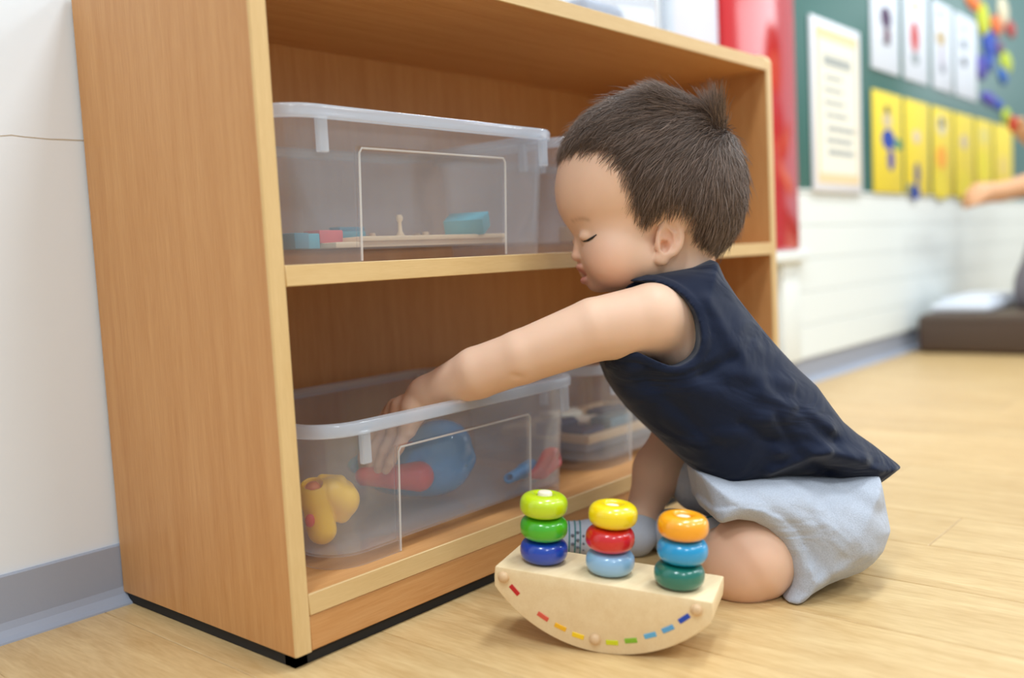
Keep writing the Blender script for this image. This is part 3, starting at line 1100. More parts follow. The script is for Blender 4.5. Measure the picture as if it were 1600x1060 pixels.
# ================================================================== ROCKING STACKER IN FRONT
RX, RY, RYAW, RROLL, RC, RTH, RS, RE = 0.1815, -0.2053, -1.2206, 0.0905, 0.1967, 0.0677, 0.0633, 0.0185
kq = RS - RE
RR = ((RC / 2) ** 2 + kq * kq) / (2 * kq)
A_ = Vector((math.cos(RYAW), math.sin(RYAW), 0)); N_ = Vector((-math.sin(RYAW), math.cos(RYAW), 0)); U_ = Vector((0, 0, 1))


def rk(a, hgt, t):
    v0, v1 = a, hgt - RR
    cr, sr = math.cos(RROLL), math.sin(RROLL)
    q0, q1 = cr * v0 + sr * v1, -sr * v0 + cr * v1
    return Vector((RX, RY, Z0 + RR)) + A_ * q0 + U_ * q1 + N_ * t


ea = (rk(1, 0, 0) - rk(0, 0, 0)); eh = (rk(0, 1, 0) - rk(0, 0, 0)); et = N_
RM = Matrix(((ea.x, et.x, eh.x, 0), (ea.y, et.y, eh.y, 0), (ea.z, et.z, eh.z, 0), (0, 0, 0, 1)))
RM.translation = rk(0, 0, 0)
rock = thing('rocking_stacker', 'wooden half-moon rocking stacker with three ring stacks on the floor', 'toy', (RX, RY, Z0))


def loc_obj(o):
    """mesh given in the toy's own axes (along, across, up)"""
    o.data.transform(RM)
    return o


# crescent body
prof = [(-RC / 2, RS), (-RC / 2 - .0005, RS - RE * .5), (-RC / 2, RS - RE)]
a0 = math.asin((RC / 2) / RR)
for i in range(1, 40):
    a = -a0 + 2 * a0 * i / 40
    prof.append((RR * math.sin(a), RR - RR * math.cos(a)))
prof += [(RC / 2, RS - RE), (RC / 2 + .0005, RS - RE * .5), (RC / 2, RS)]
bm = bmesh.new()
f = bm.faces.new([bm.verts.new((x, 0, z)) for x, z in prof])
q = bmesh.ops.extrude_face_region(bm, geom=[f])
bmesh.ops.translate(bm, verts=[v for v in q['geom'] if isinstance(v, bmesh.types.BMVert)], vec=(0, RTH, 0))
sharp = [e for e in bm.edges if len(e.link_faces) == 2 and e.calc_face_angle(0) > 0.6]
bmesh.ops.bevel(bm, geom=sharp, offset=0.0014, segments=2, affect='EDGES', profile=0.5)
body = loc_obj(bm_obj('rocker_base', bm, M['toywood'], rock, True, 30))
# dowel buttons and painted dashes on the front face
for a, hh in ((-0.0895, 0.0545), (-0.0015, 0.0120), (0.0855, 0.0545)):
    d = lathe('dowel_button', [(0.0052, 0.001), (0.0052, -.001), (0.0045, -.0028), (0.0026, -.0040), (0.0008, -.0044)], M['pegwood'], rock, 18)
    d.data.transform(Matrix.Translation((a, 0, hh)) @ Matrix.Rotation(math.radians(-90), 4, 'X'))
    loc_obj(d)
dashes = [(-0.0785, 0.0440, (190, 20, 24), 52), (-0.0505, 0.0240, (214, 84, 62), 30), (-0.0338, 0.0172, (238, 176, 20), 21), (-0.0172, 0.0122, (244, 200, 24), 10),
          (0.0140, 0.0118, (206, 206, 20), -2), (0.0306, 0.0168, (130, 176, 36), -9), (0.0472, 0.0247, (96, 168, 206), -17), (0.0622, 0.0333, (92, 160, 206), -27), (0.0755, 0.0450, (24, 70, 176), -38)]
for a, hh, col, ang in dashes:
    ang = math.atan2(RR * 0 + a, RR - hh)          # follow the curve
    bm = bmesh.new()
    bm_box(bm, (-.0056, -.0006, -.0022), (.0056, .001, .0022), 0.0004, 1, Matrix.Rotation(-ang, 3, 'Y'), (0, 0, 0))
    for v in bm.verts: v.co += Vector((a, 0, hh))
    loc_obj(bm_obj('painted_dash', bm, ink(col), rock))
# rings: soft cornered discs with a hole, stacked on dowels
RINGW, RINGH = 0.0222, 0.0212
PAINT = {}


def paint(rgb):
    if rgb not in PAINT:
        PAINT[rgb] = plain('gloss_paint_%d_%d_%d' % rgb, rgb, 0.28, 0.5, coat=0.7)
    return PAINT[rgb]


ringprof = []
for i in range(25):
    t = math.radians(-90 + 180 * i / 24)
    cx, cz = math.cos(t), math.sin(t)
    e = 0.82
    ringprof.append((0.0105 + (RINGW - 0.0105) * (abs(cx) ** e), RINGH / 2 + RINGH / 2 * math.copysign(abs(cz) ** e, cz)))
ringprof = [(0.0070, 0.0006)] + ringprof + [(0.0088, RINGH - .0004), (0.0075, RINGH - .0020), (0.0072, RINGH - .006)]
stacks = [(-0.0635, 0.0322, [(10, 62, 170), (66, 172, 24), (190, 214, 16)], 0.0665, (1, 'left')),
          (0.0010, 0.0305, [(140, 182, 216), (206, 20, 26), (246, 214, 10)], 0.0625, (2, 'middle')),
          (0.0655, 0.0265, [(20, 112, 96), (16, 150, 206), (250, 166, 20)], 0.0625, (3, 'right'))]
cn = {(10, 62, 170): 'deep blue', (66, 172, 24): 'green', (190, 214, 16): 'lime', (140, 182, 216): 'pale blue', (206, 20, 26): 'red', (246, 214, 10): 'yellow',
      (20, 112, 96): 'dark green', (16, 150, 206): 'sky blue', (250, 166, 20): 'orange'}
lv = ['bottom', 'middle', 'top']
for a, t, cols, dh, (ii, side) in stacks:
    dw = lathe('dowel', [(0.0066, RS - .002), (0.0066, RS + dh - .0008), (0.0058, RS + dh)], M['dowel'], rock, 20)
    dw.data.transform(Matrix.Translation((a, t, 0)))
    loc_obj(dw)
    for j, col in enumerate(cols):
        z = RS + 0.0004 + j * (RINGH + 0.0004)
        r_ = lathe('stacking_ring', ringprof, paint(col), None, 40)
        jit = (-.0006, .0008, .0002)[(j + ii) % 3]
        r_.data.transform(Matrix.Translation((a + jit, t + jit, z)))
        loc_obj(r_)
        tag(r_, '%s wooden ring, %s of the %s stack on the rocker' % (cn[col], lv[j], side), 'toy ring', 'rings on the rocking stacker')

# ================================================================== BROWN FLOOR CUSHION AT THE BACK
M['brown'] = plain('dark_brown_vinyl', (84, 68, 58), 0.45, 0.4, bump=(300, 0.1))
M['whitecloth'] = plain('white_cloth', (236, 240, 248), 0.7)
cu = thing('floor_cushion', 'long dark brown vinyl floor cushion at the far right wall', 'cushion', (2.75, -0.3, Z0))
box('cushion_body', (2.50, -1.1, Z0), (3.05, 0.268, 0.106), M['brown'], cu, 0.022, 4)
tube('piping', [(2.502, -1.08, 0.088), (2.502, 0.25, 0.088)], 0.003, M['brown'], cu)
ws = thing('white_mat', 'folded white mat lying on the brown cushion', 'mat', (2.8, 0.0, 0.106))
box('fold', (2.60, 0.09, 0.1065), (3.0, 0.255, 0.130), M['whitecloth'], ws, 0.008, 3)
box('fold', (2.66, 0.10, 0.1305), (3.0, 0.245, 0.146), M['whitecloth'], ws, 0.007, 3)

# ================================================================== THE CHILD
def skin_mat(name, rgb, blush):
    m, nt, b = new_mat(name)
    at_ = N(nt, 'ShaderNodeVertexColor')
    at_.layer_name = 'tint'
    nz = N(nt, 'ShaderNodeTexNoise')
    nz.inputs['Scale'].default_value = 30
    nz.inputs['Detail'].default_value = 3
    tc = N(nt, 'ShaderNodeTexCoord')
    nt.links.new(tc.outputs['Object'], nz.inputs['Vector'])
    mr = N(nt, 'ShaderNodeMapRange')
    mr.inputs['To Min'].default_value = 0.94
    mr.inputs['To Max'].default_value = 1.06
    nt.links.new(nz.outputs['Fac'], mr.inputs[0])
    hs = N(nt, 'ShaderNodeHueSaturation')
    nt.links.new(mr.outputs[0], hs.inputs['Value'])
    nt.links.new(at_.outputs[0], hs.inputs['Color'])
    nt.links.new(hs.outputs[0], b.inputs['Base Color'])
    b.inputs['Roughness'].default_value = 0.5
    b.inputs['Specular IOR Level'].default_value = 0.35
    b.inputs['Subsurface Weight'].default_value = 0.25
    b.inputs['Subsurface Radius'].default_value = (0.9, 0.35, 0.2)
    b.inputs['Subsurface Scale'].default_value = 0.006
    bp = N(nt, 'ShaderNodeBump')
    bp.inputs['Strength'].default_value = 0.05
    bp.inputs['Distance'].default_value = 0.0006
    n2 = N(nt, 'ShaderNodeTexNoise')
    n2.inputs['Scale'].default_value = 900
    nt.links.new(tc.outputs['Object'], n2.inputs['Vector'])
    nt.links.new(n2.outputs['Fac'], bp.inputs['Height'])
    nt.links.new(bp.outputs['Normal'], b.inputs['Normal'])
    return m


def cloth_mat(name, rgb, rough=0.85, scale=900, strength=0.25, heather=0.0, folds=None):
    m, nt, b = new_mat(name)
    tc = N(nt, 'ShaderNodeTexCoord')
    nz = N(nt, 'ShaderNodeTexNoise')
    nz.inputs['Scale'].default_value = scale
    nz.inputs['Detail'].default_value = 2
    nt.links.new(tc.outputs['Object'], nz.inputs['Vector'])
    mx = N(nt, 'ShaderNodeMix', data_type='RGBA')
    c = lin(rgb)
    mx.inputs[6].default_value = tuple(v * (1 - heather) for v in c[:3]) + (1,)
    mx.inputs[7].default_value = tuple(min(1, v * (1 + heather)) for v in c[:3]) + (1,)
    nt.links.new(nz.outputs['Fac'], mx.inputs[0])
    nt.links.new(mx.outputs[2], b.inputs['Base Color'])
    b.inputs['Roughness'].default_value = rough
    b.inputs['Specular IOR Level'].default_value = 0.2
    b.inputs['Sheen Weight'].default_value = 0.15
    bp = N(nt, 'ShaderNodeBump')
    bp.inputs['Strength'].default_value = strength
    bp.inputs['Distance'].default_value = 0.0008
    nt.links.new(nz.outputs['Fac'], bp.inputs['Height'])
    if folds:
        mp = N(nt, 'ShaderNodeMapping')
        mp.inputs['Rotation'].default_value = (0.3, 0.5, 0.9)
        mp.inputs['Scale'].default_value = (1.0, 0.45, 1.3)
        nt.links.new(tc.outputs['Object'], mp.inputs['Vector'])
        nf = N(nt, 'ShaderNodeTexNoise')
        nf.inputs['Scale'].default_value = folds[0]
        nf.inputs['Detail'].default_value = 2.5
        nf.inputs['Distortion'].default_value = 1.2
        nt.links.new(mp.outputs['Vector'], nf.inputs['Vector'])
        b2 = N(nt, 'ShaderNodeBump')
        b2.inputs['Strength'].default_value = folds[1]
        b2.inputs['Distance'].default_value = 0.012
        nt.links.new(nf.outputs['Fac'], b2.inputs['Height'])
        nt.links.new(b2.outputs['Normal'], bp.inputs['Normal'])
    nt.links.new(bp.outputs['Normal'], b.inputs['Normal'])
    return m


SKIN = (228, 188, 160)
M['skin'] = skin_mat('skin', SKIN, 0)
M['hair'] = plain('dark_brown_hair', (104, 82, 68), 0.42, 0.5)
M['hairs'] = plain('brown_hair_strands', (112, 90, 76), 0.4, 0.5)
_nt = M['hairs'].node_tree
_vc = N(_nt, 'ShaderNodeVertexColor'); _vc.layer_name = 'strand'
_nt.links.new(_vc.outputs[0], _nt.nodes['Principled BSDF'].inputs['Base Color'])
M['shirt'] = cloth_mat('navy_jersey', (21, 29, 50), 0.9, 1200, 0.2, 0.2, folds=(14, 0.9))
M['shorts'] = cloth_mat('heather_grey_cotton', (176, 180, 190), 0.9, 700, 0.5, 0.22, folds=(16, 0.6))
M['sock'] = cloth_mat('pale_grey_sock', (186, 190, 200), 0.9, 900, 0.4, 0.1)
M['sockteal'] = cloth_mat('teal_sock_stripe', (60, 130, 130), 0.9, 900, 0.3, 0.1)
M['sockdot'] = cloth_mat('grey_sock_dot', (110, 112, 122), 0.9, 900, 0.3, 0.1)
M['lash'] = plain('black_lash', (24, 18, 16), 0.6)

HD = 1.045                                     # distance of the head's middle
YAW = -5.0
hip_floor = on_z(1230, 900, Z0)
kid = thing('person', 'toddler in navy sleeveless top and grey shorts reaching into the clear bin', 'person', (hip_floor[0], hip_floor[1], Z0))

HS = HD / FPX


def hp(u, v, w=0.0):
    """point of the head: pixel position in the head's middle plane, w in pixels towards the viewer, turned a little"""
    a = math.radians(YAW)
    du = u - 1020.0
    u2 = 1020.0 + du * math.cos(a) - w * math.sin(a) * 1.0
    w2 = -du * math.sin(a) * -1.0 + w * math.cos(a)
    return at(800, 530, HD) + RW[0] * (u2 - 800) * HS - RW[1] * (v - 530) * HS + RW[2] * w2 * HS


def he(u, v, w, ru, rv, rw, rot=0, k=0.006):
    return ellip(hp(u, v, w), (ru * HS, rv * HS, rw * HS), view_axes(rot, YAW)) + (k,)


def hc(a, b, ra, rb, k=0.004):
    return cone(hp(*a), hp(*b), ra * HS, rb * HS) + (k,)


def pc(u, v, w):
    """where in the middle plane a feature lies that is seen at u, v but sits w pixels nearer"""
    k = 1 - abs(w) * HS / HD
    return 800 + (u - 800) * k, 530 + (v - 530) * k


cranium = [he(1014, 273, 0, 139, 119, 108, 0, 0.0), he(1076, 312, 0, 80, 92, 92, 0, 0.02), he(950, 306, 0, 80, 78, 82, 0, 0.02)]
face = cranium + [
    he(962, 388, 0, 61, 64, 74, 0, 0.016), he(988, 412, 0, 70, 44, 70, 0, 0.014), he(934, 440, 0, 19, 17, 26, 0, 0.008),
    he(948, 408, 38, 40, 42, 40, 0, 0.010), he(948, 408, -38, 40, 42, 40, 0, 0.010)]


def sw(u, v):
    """how far (pixels towards the viewer) the face's skin lies from the middle plane at u, v"""
    ws = np.arange(150.0, 0.0, -0.5)
    d = eval_prims(face, [hp(u, v, w) for w in ws])
    i = np.argmax(d < 0)
    return float(ws[i]) if d[i] < 0 else 0.0


eye_pts = [pc(u, v, 46) for u, v in ((905, 375.5), (909, 377), (914, 376.5), (919, 373.5), (924.5, 369))]
eye_w = [sw(max(u, 906), v) for u, v in eye_pts]
head = face + [hc((1060, 385, 0), (1064, 450, 0), 57, 54, 0.012),
    hc((904, 366, 0), (902, 392, 0), 5, 7.5, 0.005), he(901.5, 401, 0, 10, 9, 9.5, 0, 0.0025), he(908, 404, 10, 8, 6.5, 7, 0, 0.0015), he(908, 404, -10, 8, 6.5, 7, 0, 0.0015),
    he(908, 420, 0, 10, 6, 17, -25, 0.0025), he(915, 438, 0, 9.5, 6.5, 14, 15, 0.0025)]
head_cut = [he(906, 430, 0, 11, 2.0, 16, -12, 0.001), he(906, 409, 6, 3, 2.2, 2.5, 0, 0.001), he(906, 409, -6, 3, 2.2, 2.5, 0, 0.001)]
for s in (1, -1):
    eu, ev = pc(914, 370, 46)
    head += [he(eu, ev, (sw(eu, ev) - 10.5) * s, 12, 8.5, 12, 0, 0.004)]
    for i in range(4):
        head_cut.append(hc((eye_pts[i][0], eye_pts[i][1] + 1, (eye_w[i] + 3) * s), (eye_pts[i + 1][0], eye_pts[i + 1][1] + 1, (eye_w[i + 1] + 3) * s), 1.7, 1.7, 0.0012))
EU, EV = pc(1042, 375, 95)
EU -= 1042; EV -= 375                 # shift of the ear in the middle plane
EW = sw(1040 + EU, 375 + EV)


def he2(u, v, w, *r):
    return he(u + EU, v + EV, w, *r)


def hc2(p, q, *r):
    return hc((p[0] + EU, p[1] + EV, p[2]), (q[0] + EU, q[1] + EV, q[2]), *r)


ear, ear_cut, ear_add = [], [], []
for s in (1, -1):
    e0 = EW * s
    q = s
    ear += [he2(1041, 374, e0 + 6 * q, 13, 24, 14, -8, 0.004), he2(1044, 370, e0 + 20 * q, 22, 31, 6.5, -10, 0.003), he2(1033, 400, e0 + 15 * q, 12, 11, 7, 0, 0.003)]
    ear_cut += [he2(1042, 371, e0 + 28 * q, 16.5, 24.5, 9.5, -10, 0.0012), he2(1036, 382, e0 + 21 * q, 8, 10, 11, 0, 0.0015)]
    ear_add += [hc2((1040, 354, e0 + 21 * q), (1050, 364, e0 + 21 * q), 2.4, 2.6, 0.002), hc2((1050, 364, e0 + 21 * q), (1050, 380, e0 + 20 * q), 2.6, 2.6, 0.002), hc2((1050, 380, e0 + 20 * q), (1041, 393, e0 + 20 * q), 2.6, 2.6, 0.002),
                he2(1026, 381, e0 + 16 * q, 4.5, 8, 6, 0, 0.002), hc2((1027, 362, e0 + 19 * q), (1036, 372, e0 + 18 * q), 2.5, 2.0, 0.002)]

SHD = 0.985                                    # left shoulder
arm = [cp((1050, 500, SHD + .012), (1018, 501, SHD - .004), 52, 58) + (0.002,), cp((1018, 501, SHD - .004), (930, 515, SHD - .008), 58, 50) + (0.002,), cp((930, 515, SHD - .008), (815, 558, SHD - .002), 50, 42.5) + (0.002,),
       cp((815, 558, SHD - .002), (745, 583, .995), 42, 41) + (0.004,), cp((745, 583, .995), (664, 618, 1.022), 41, 27) + (0.003,),
       cp((1025, 500, SHD + .006), (1058, 535, SHD + .012), 50, 46) + (0.01,)]
# hand hanging from the wrist, seen from the little finger's side
arm += [cp((668, 616, 1.022), (640, 646, 1.032), 28, 24) + (0.008,),
        cp((646, 640, 1.018), (636, 672, 1.018), 22, 15) + (0.006,), cp((632, 640, 1.034), (618, 674, 1.034), 23, 15) + (0.006,),
        cp((622, 642, 1.048), (604, 672, 1.048), 21, 14) + (0.006,), cp((616, 646, 1.060), (594, 670, 1.062), 18, 13) + (0.006,)]
fing = [[(636, 672, 1.018), (622, 700, 1.016), (610, 722, 1.020), (603, 735, 1.026)],
        [(618, 674, 1.034), (602, 704, 1.032), (594, 726, 1.036), (591, 742, 1.042)],
        [(604, 672, 1.048), (586, 702, 1.048), (580, 724, 1.050), (580, 740, 1.056)],
        [(594, 668, 1.062), (574, 696, 1.064), (568, 716, 1.066), (568, 730, 1.070)]]
for fi, chain in enumerate(fing):
    rr = [12.0, 10.2, 9.0, 7.6] if fi else [10.6, 9.2, 8.2, 7.0]
    for i in range(3):
        arm.append(cp(chain[i], chain[i + 1], rr[i], rr[i + 1]) + (0.0022,))
for i, (a, b, ra, rb) in enumerate((((620, 640, 1.062), (606, 664, 1.082), 15, 12), ((606, 664, 1.082), (600, 690, 1.088), 12, 9.5))):
    arm.append(cp(a, b, ra, rb) + (0.004,))
arm_cut = [cp((803, 588, .962), (816, 592, .962), 2, 1.5) + (0.005,)]
# right arm, propped beside the body away from the viewer
rarm = [cp((1040, 512, 1.105), (1080, 590, 1.165), 36, 36) + (0.01,), cp((1080, 590, 1.165), (1120, 685, 1.16), 35, 25) + (0.01,), cp((1120, 685, 1.16), (1135, 722, 1.16), 22, 18) + (0.008,)]
for k_ in range(4):
    rarm.append(cp((1135, 720, 1.142 + .012 * k_), (1146 + 3 * k_, 755, 1.140 + .013 * k_), 9, 7.5) + (0.002,))
rarm.append(cp((1128, 706, 1.14), (1120, 732, 1.132), 9, 8) + (0.003,))
torso = [cp((1058, 480, 1.05), (1110, 565, 1.045), 48, 56) + (0.02,), cp((1110, 565, 1.045), (1180, 670, 1.045), 56, 62) + (0.02,), cp((1180, 670, 1.045), (1255, 790, 1.04), 62, 64) + (0.02,),
         cp((1045, 505, SHD + .02), (1045, 510, 1.10), 40, 34) + (0.02,)]
lleg = [cp((1270, 828, 1.015), (1190, 862, .965), 46, 62) + (0.012,), cp((1190, 862, .965), (1172, 872, .957), 62, 66) + (0.012,), cp((1172, 874, .957), (1158, 884, .957), 66, 60) + (0.01,),
        cp((1160, 882, .962), (1110, 850, 1.03), 52, 34) + (0.012,), cp((1110, 850, 1.03), (1040, 832, 1.11), 32, 24) + (0.01,)]
rleg = [cp((1240, 780, 1.10), (1072, 668, 1.145), 60, 46) + (0.012,), cp((1070, 672, 1.145), (1030, 735, 1.13), 42, 40) + (0.012,), cp((1030, 735, 1.13), (1004, 800, 1.108), 38, 26) + (0.01,),
        cp((1000, 806, 1.105), (900, 838, 1.095), 22, 16) + (0.008,)]
prims = head + ear + arm + rarm + torso + lleg + rleg
lo = np.min([p[1] for p in prims], 0) - 0.012
hi = np.max([p[2] for p in prims], 0) + 0.012
F = Field(lo, hi, 0.0014)
for p in torso + head: F.apply(p[:3], 'u', p[3])
for p in head_cut: F.apply(p[:3], 's', p[3])
for p in ear: F.apply(p[:3], 'u', p[3])
for p in ear_cut: F.apply(p[:3], 's', p[3])
for p in ear_add: F.apply(p[:3], 'u', p[3])
for p in lleg + rleg + rarm: F.apply(p[:3], 'u', p[3])
A = Field(lo, hi, 0.0014)
for p in arm: A.apply(p[:3], 'u', p[3])
for p in arm_cut: A.apply(p[:3], 's', p[3])
F.f = smin(F.f, A.f, 0.008)
del A
V, Q = F.mesh()
del F
V = relax(V, Q, 1, 0.4)
_m = np.clip((np.linalg.norm(V - hp(1000, 330, 0), axis=1) - 0.145) / 0.02, 0, 1) * np.clip((np.linalg.norm(V - at(605, 700, 1.04), axis=1) - 0.075) / 0.02, 0, 1)
V = V + (relax(V, Q, 14) - V) * _m[:, None]
body = np_mesh('body', V, Q, M['skin'], kid)
# own colours of the skin: lips, cheeks, knuckles, ears
base_c = np.array(lin(SKIN)[:3])
colr = np.tile(base_c, (len(V), 1))


def dab(c, r, col, amt):
    d2 = ((V - c) ** 2).sum(1) / r ** 2
    w = np.exp(-d2)[:, None] * amt
    colr[:] = colr * (1 - w) + np.array(lin(col)[:3]) * w


for s in (1, -1):
    dab(hp(935, 410, 52 * s), 0.022, (226, 148, 118), 0.35)
    dab(hp(1041 + EU, 372 + EV, (EW + 15) * s), 0.012, (218, 140, 112), 0.4)
dab(hp(900, 402, 0), 0.008, (220, 148, 120), 0.35)
for u, v in ((906, 421), (909, 437)):
    for w_ in (-9, 0, 9):
        dab(hp(u, v, w_), 0.0062, (190, 104, 96), 0.7)
for t in np.linspace(0, 1, 7):
    for s in (1, -1):
        bu, bv_ = pc(888 + 24 * t, 347 - 3 * math.sin(t * 3), 42)
        dab(hp(bu, bv_, sw(max(bu, 890), bv_) * s), 0.0026, (150, 104, 80), 0.3)
dab(at(1150, 850, .92), 0.04, (216, 150, 116), 0.3)
ca = body.data.color_attributes.new('tint', 'FLOAT_COLOR', 'POINT')
ca.data.foreach_set('color', np.concatenate([colr, np.ones((len(V), 1))], 1).astype(np.float32).ravel())

# eyelashes of the closed eyes and soft brows
for s in (1, -1):
    v_, f_ = tube_verts([hp(u, v, (w + 0.6) * s) for (u, v), w in zip(eye_pts, eye_w)], [0.0004, 0.0010, 0.0013, 0.0013, 0.0005], 6)
    mesh('eyelash', v_, f_, M['lash'], body, True)

# ---- hair: a close cap that thins out at the hairline and thousands of short strands
hairline = smooth_poly([(850, 262), (872, 262), (888, 250), (912, 244), (938, 252), (958, 276), (968, 312), (978, 344), (998, 362), (1012, 364), (1022, 348), (1044, 334), (1062, 340), (1072, 368), (1082, 396), (1110, 414), (1150, 418), (1200, 330), (1190, 200), (1100, 110), (980, 110), (870, 180)], 2)


def head_uvw(P):
    """inverse of hp for an (n,3) array"""
    d = P - at(800, 530, HD)
    u2 = 800 + d @ RW[0] / HS
    v = 530 - d @ RW[1] / HS
    w2 = d @ RW[2] / HS
    a = math.radians(YAW)
    du2 = u2 - 1020.0
    # hp: u2 = du*cos - w*sin ; w2 = du*sin + w*cos
    du = du2 * math.cos(a) + w2 * math.sin(a)
    w = -du2 * math.sin(a) + w2 * math.cos(a)
    k = 1 + np.abs(w) * HS / HD
    return 800 + (220 + du) * k, 530 + (v - 530) * k, w


clo = np.min([p[1] for p in cranium], 0) - 0.012
chi = np.max([p[2] for p in cranium], 0) + 0.012
H = Field(clo, chi, 0.0018)
for p in cranium: H.apply(p[:3], 'u', p[3])
X, Y, Z = H.full()
P = np.stack(np.broadcast_arrays(X, Y, Z), -1).reshape(-1, 3).astype(np.float64)
u_, v_, w_ = head_uvw(P)
hd = poly_sd(u_.astype(np.float32), v_.astype(np.float32), hairline).reshape(H.f.shape)     # pixels, negative inside
skull = H.f.copy()
thick = np.clip((-hd - 16) * 0.00010, -0.003, 0.0030)
H.f = skull - thick
Vh, Qh = H.mesh()
uu, vv, ww = head_uvw(Vh)
hv = poly_sd(uu.astype(np.float32), vv.astype(np.float32), hairline)
keep = (hv[Qh] < 2).all(1)
Qh = Qh[keep]
Vh = relax(Vh, Qh, 1)
# strands
rs = np.random.RandomState(4)
A4 = Vh[Qh]
area_ = np.linalg.norm(np.cross(A4[:, 1] - A4[:, 0], A4[:, 2] - A4[:, 0]), axis=1) + 1e-12
nrm = np.cross(A4[:, 1] - A4[:, 0], A4[:, 2] - A4[:, 0]); nrm /= np.linalg.norm(nrm, axis=1)[:, None] + 1e-12
cen = hp(1020, 290, 0)
flip_ = ((A4.mean(1) - cen) * nrm).sum(1) < 0
nrm[flip_] *= -1
NS = 36000
pick = rs.choice(len(Qh), NS, p=area_ / area_.sum())
bw = rs.dirichlet([1, 1, 1, 1], NS)
roots = (A4[pick] * bw[:, :, None]).sum(1)
rn = nrm[pick]
ru, rv, rw_ = head_uvw(roots)
hvr = poly_sd(ru.astype(np.float32), rv.astype(np.float32), hairline)
prob = np.clip((-hvr + 2) / 34.0, 0.04, 1) ** 1.2
sel = rs.rand(NS) < prob
roots, rn, ru, rv, rw_, hvr = [q[sel] for q in (roots, rn, ru, rv, rw_, hvr)]
NS = len(roots)
right, up, tow = view_axes(0, YAW)
# flow: away from the whorl at the back of the crown, then down on the sides
wh = hp(1126, 205, 10)
away = roots - wh
away /= np.linalg.norm(away, axis=1)[:, None] + 1e-9
side = np.clip(np.abs(rw_) / 100.0, 0, 1)
low = np.clip((rv - 220) / 110.0, 0, 1)
front = np.clip((1000 - ru) / 110.0, 0, 1)
flow = away * (1 - 0.8 * low * side)[:, None] + (-up)[None] * (1.3 * low * (0.35 + side))[:, None] + (-right)[None] * (0.28 * (1 - front) * low + 0.25 * front)[:, None] + (-up)[None] * (0.25 * front)[:, None]
back = np.clip((ru - 1095) / 50.0, 0, 1) * (rv > 215)
flow = flow * (1 - back)[:, None] + (-up + 0.12 * right)[None] * back[:, None]
cl = np.floor(np.stack([ru / 9.0, rv / 9.0, rw_ / 9.0], 1)).astype(int)
ch = (cl[:, 0] * 73856093 ^ cl[:, 1] * 19349663 ^ cl[:, 2] * 83492791) % 4096
clump = rs.normal(0, 0.16, (4096, 3))
flow += rs.normal(0, 0.15, (NS, 3)) + clump[ch]
flow -= (flow * rn).sum(1)[:, None] * rn
flow /= np.linalg.norm(flow, axis=1)[:, None] + 1e-9
lift = 0.12 + rs.rand(NS) * 0.18 + (rs.rand(NS) < 0.05) * rs.rand(NS) * 0.5
length = (0.018 + rs.rand(NS) * 0.014) * np.clip(0.5 + (-hvr) / 60.0, 0.5, 1)
# tufts: one standing up at the crown's back, one along the top
t1_ = np.exp(-(((ru - 1120) / 9) ** 2 + ((rv - 192) / 13) ** 2))
t2_ = np.exp(-(((ru - 1058) / 30) ** 2 + ((rv - 160) / 16) ** 2))
tuft_dir = (up * 1.0 + right * 0.18)
tuft2_dir = (up * 0.75 - right * 0.7)
dirs = flow + rn * lift[:, None] + tuft_dir[None] * (1.9 * t1_)[:, None] + tuft2_dir[None] * (0.9 * t2_)[:, None]
dirs /= np.linalg.norm(dirs, axis=1)[:, None]
length = length * (1 + 0.35 * t1_ + 0.15 * t2_) * (1 + 0.25 * np.clip((230 - rv) / 60, 0, 1))
SEG = 4
rad0 = 0.00019 + rs.rand(NS) * 0.00012
pts = np.zeros((NS, SEG + 1, 3))
pts[:, 0] = roots - rn * 0.001
dcur = dirs.copy()
stiff = np.clip(t1_ + t2_ * 0.6, 0, 1)[:, None]
for i in range(SEG):
    pts[:, i + 1] = pts[:, i] + dcur * (length / SEG)[:, None]
    bend = (-rn * 0.11 + (-up)[None] * 0.06) * (1 - stiff) + rs.normal(0, 0.045, (NS, 3))
    dcur = dcur + bend
    dcur /= np.linalg.norm(dcur, axis=1)[:, None]
# keep strands outside the cap
taper = np.array([1.0, 1.0, 0.9, 0.7, 0.25])
aa = np.cross(dirs, rn); aa /= np.linalg.norm(aa, axis=1)[:, None] + 1e-9
bb2 = np.cross(dirs, aa)
HV = np.zeros((NS, SEG + 1, 3, 3))
for k_ in range(3):
    q_ = 2 * math.pi * k_ / 3
    off = aa * math.cos(q_) + bb2 * math.sin(q_)
    HV[:, :, k_] = pts + off[:, None, :] * (rad0[:, None] * taper[None])[:, :, None]
HQ = []
base_i = (np.arange(NS) * (SEG + 1) * 3)[:, None]
for i in range(SEG):
    for k_ in range(3):
        HQ.append(np.concatenate([base_i + i * 3 + k_, base_i + i * 3 + (k_ + 1) % 3, base_i + (i + 1) * 3 + (k_ + 1) % 3, base_i + (i + 1) * 3 + k_], 1))
HQ = np.concatenate(HQ)
allV = np.concatenate([Vh, HV.reshape(-1, 3)])
allQ = np.concatenate([Qh, HQ + len(Vh)])
hair_o = np_mesh('hair', allV, allQ, M['hairs'], kid)
tone = np.concatenate([np.full(len(Vh), 0.75), np.repeat(0.55 + 0.9 * rs.rand(NS) ** 1.6, (SEG + 1) * 3)])
hc_ = np.array(lin((128, 106, 92))[:3])[None] * tone[:, None]
hca = hair_o.data.color_attributes.new('strand', 'FLOAT_COLOR', 'POINT')
hca.data.foreach_set('color', np.concatenate([hc_, np.ones((len(hc_), 1))], 1).astype(np.float32).ravel())
del H, P, skull, hd
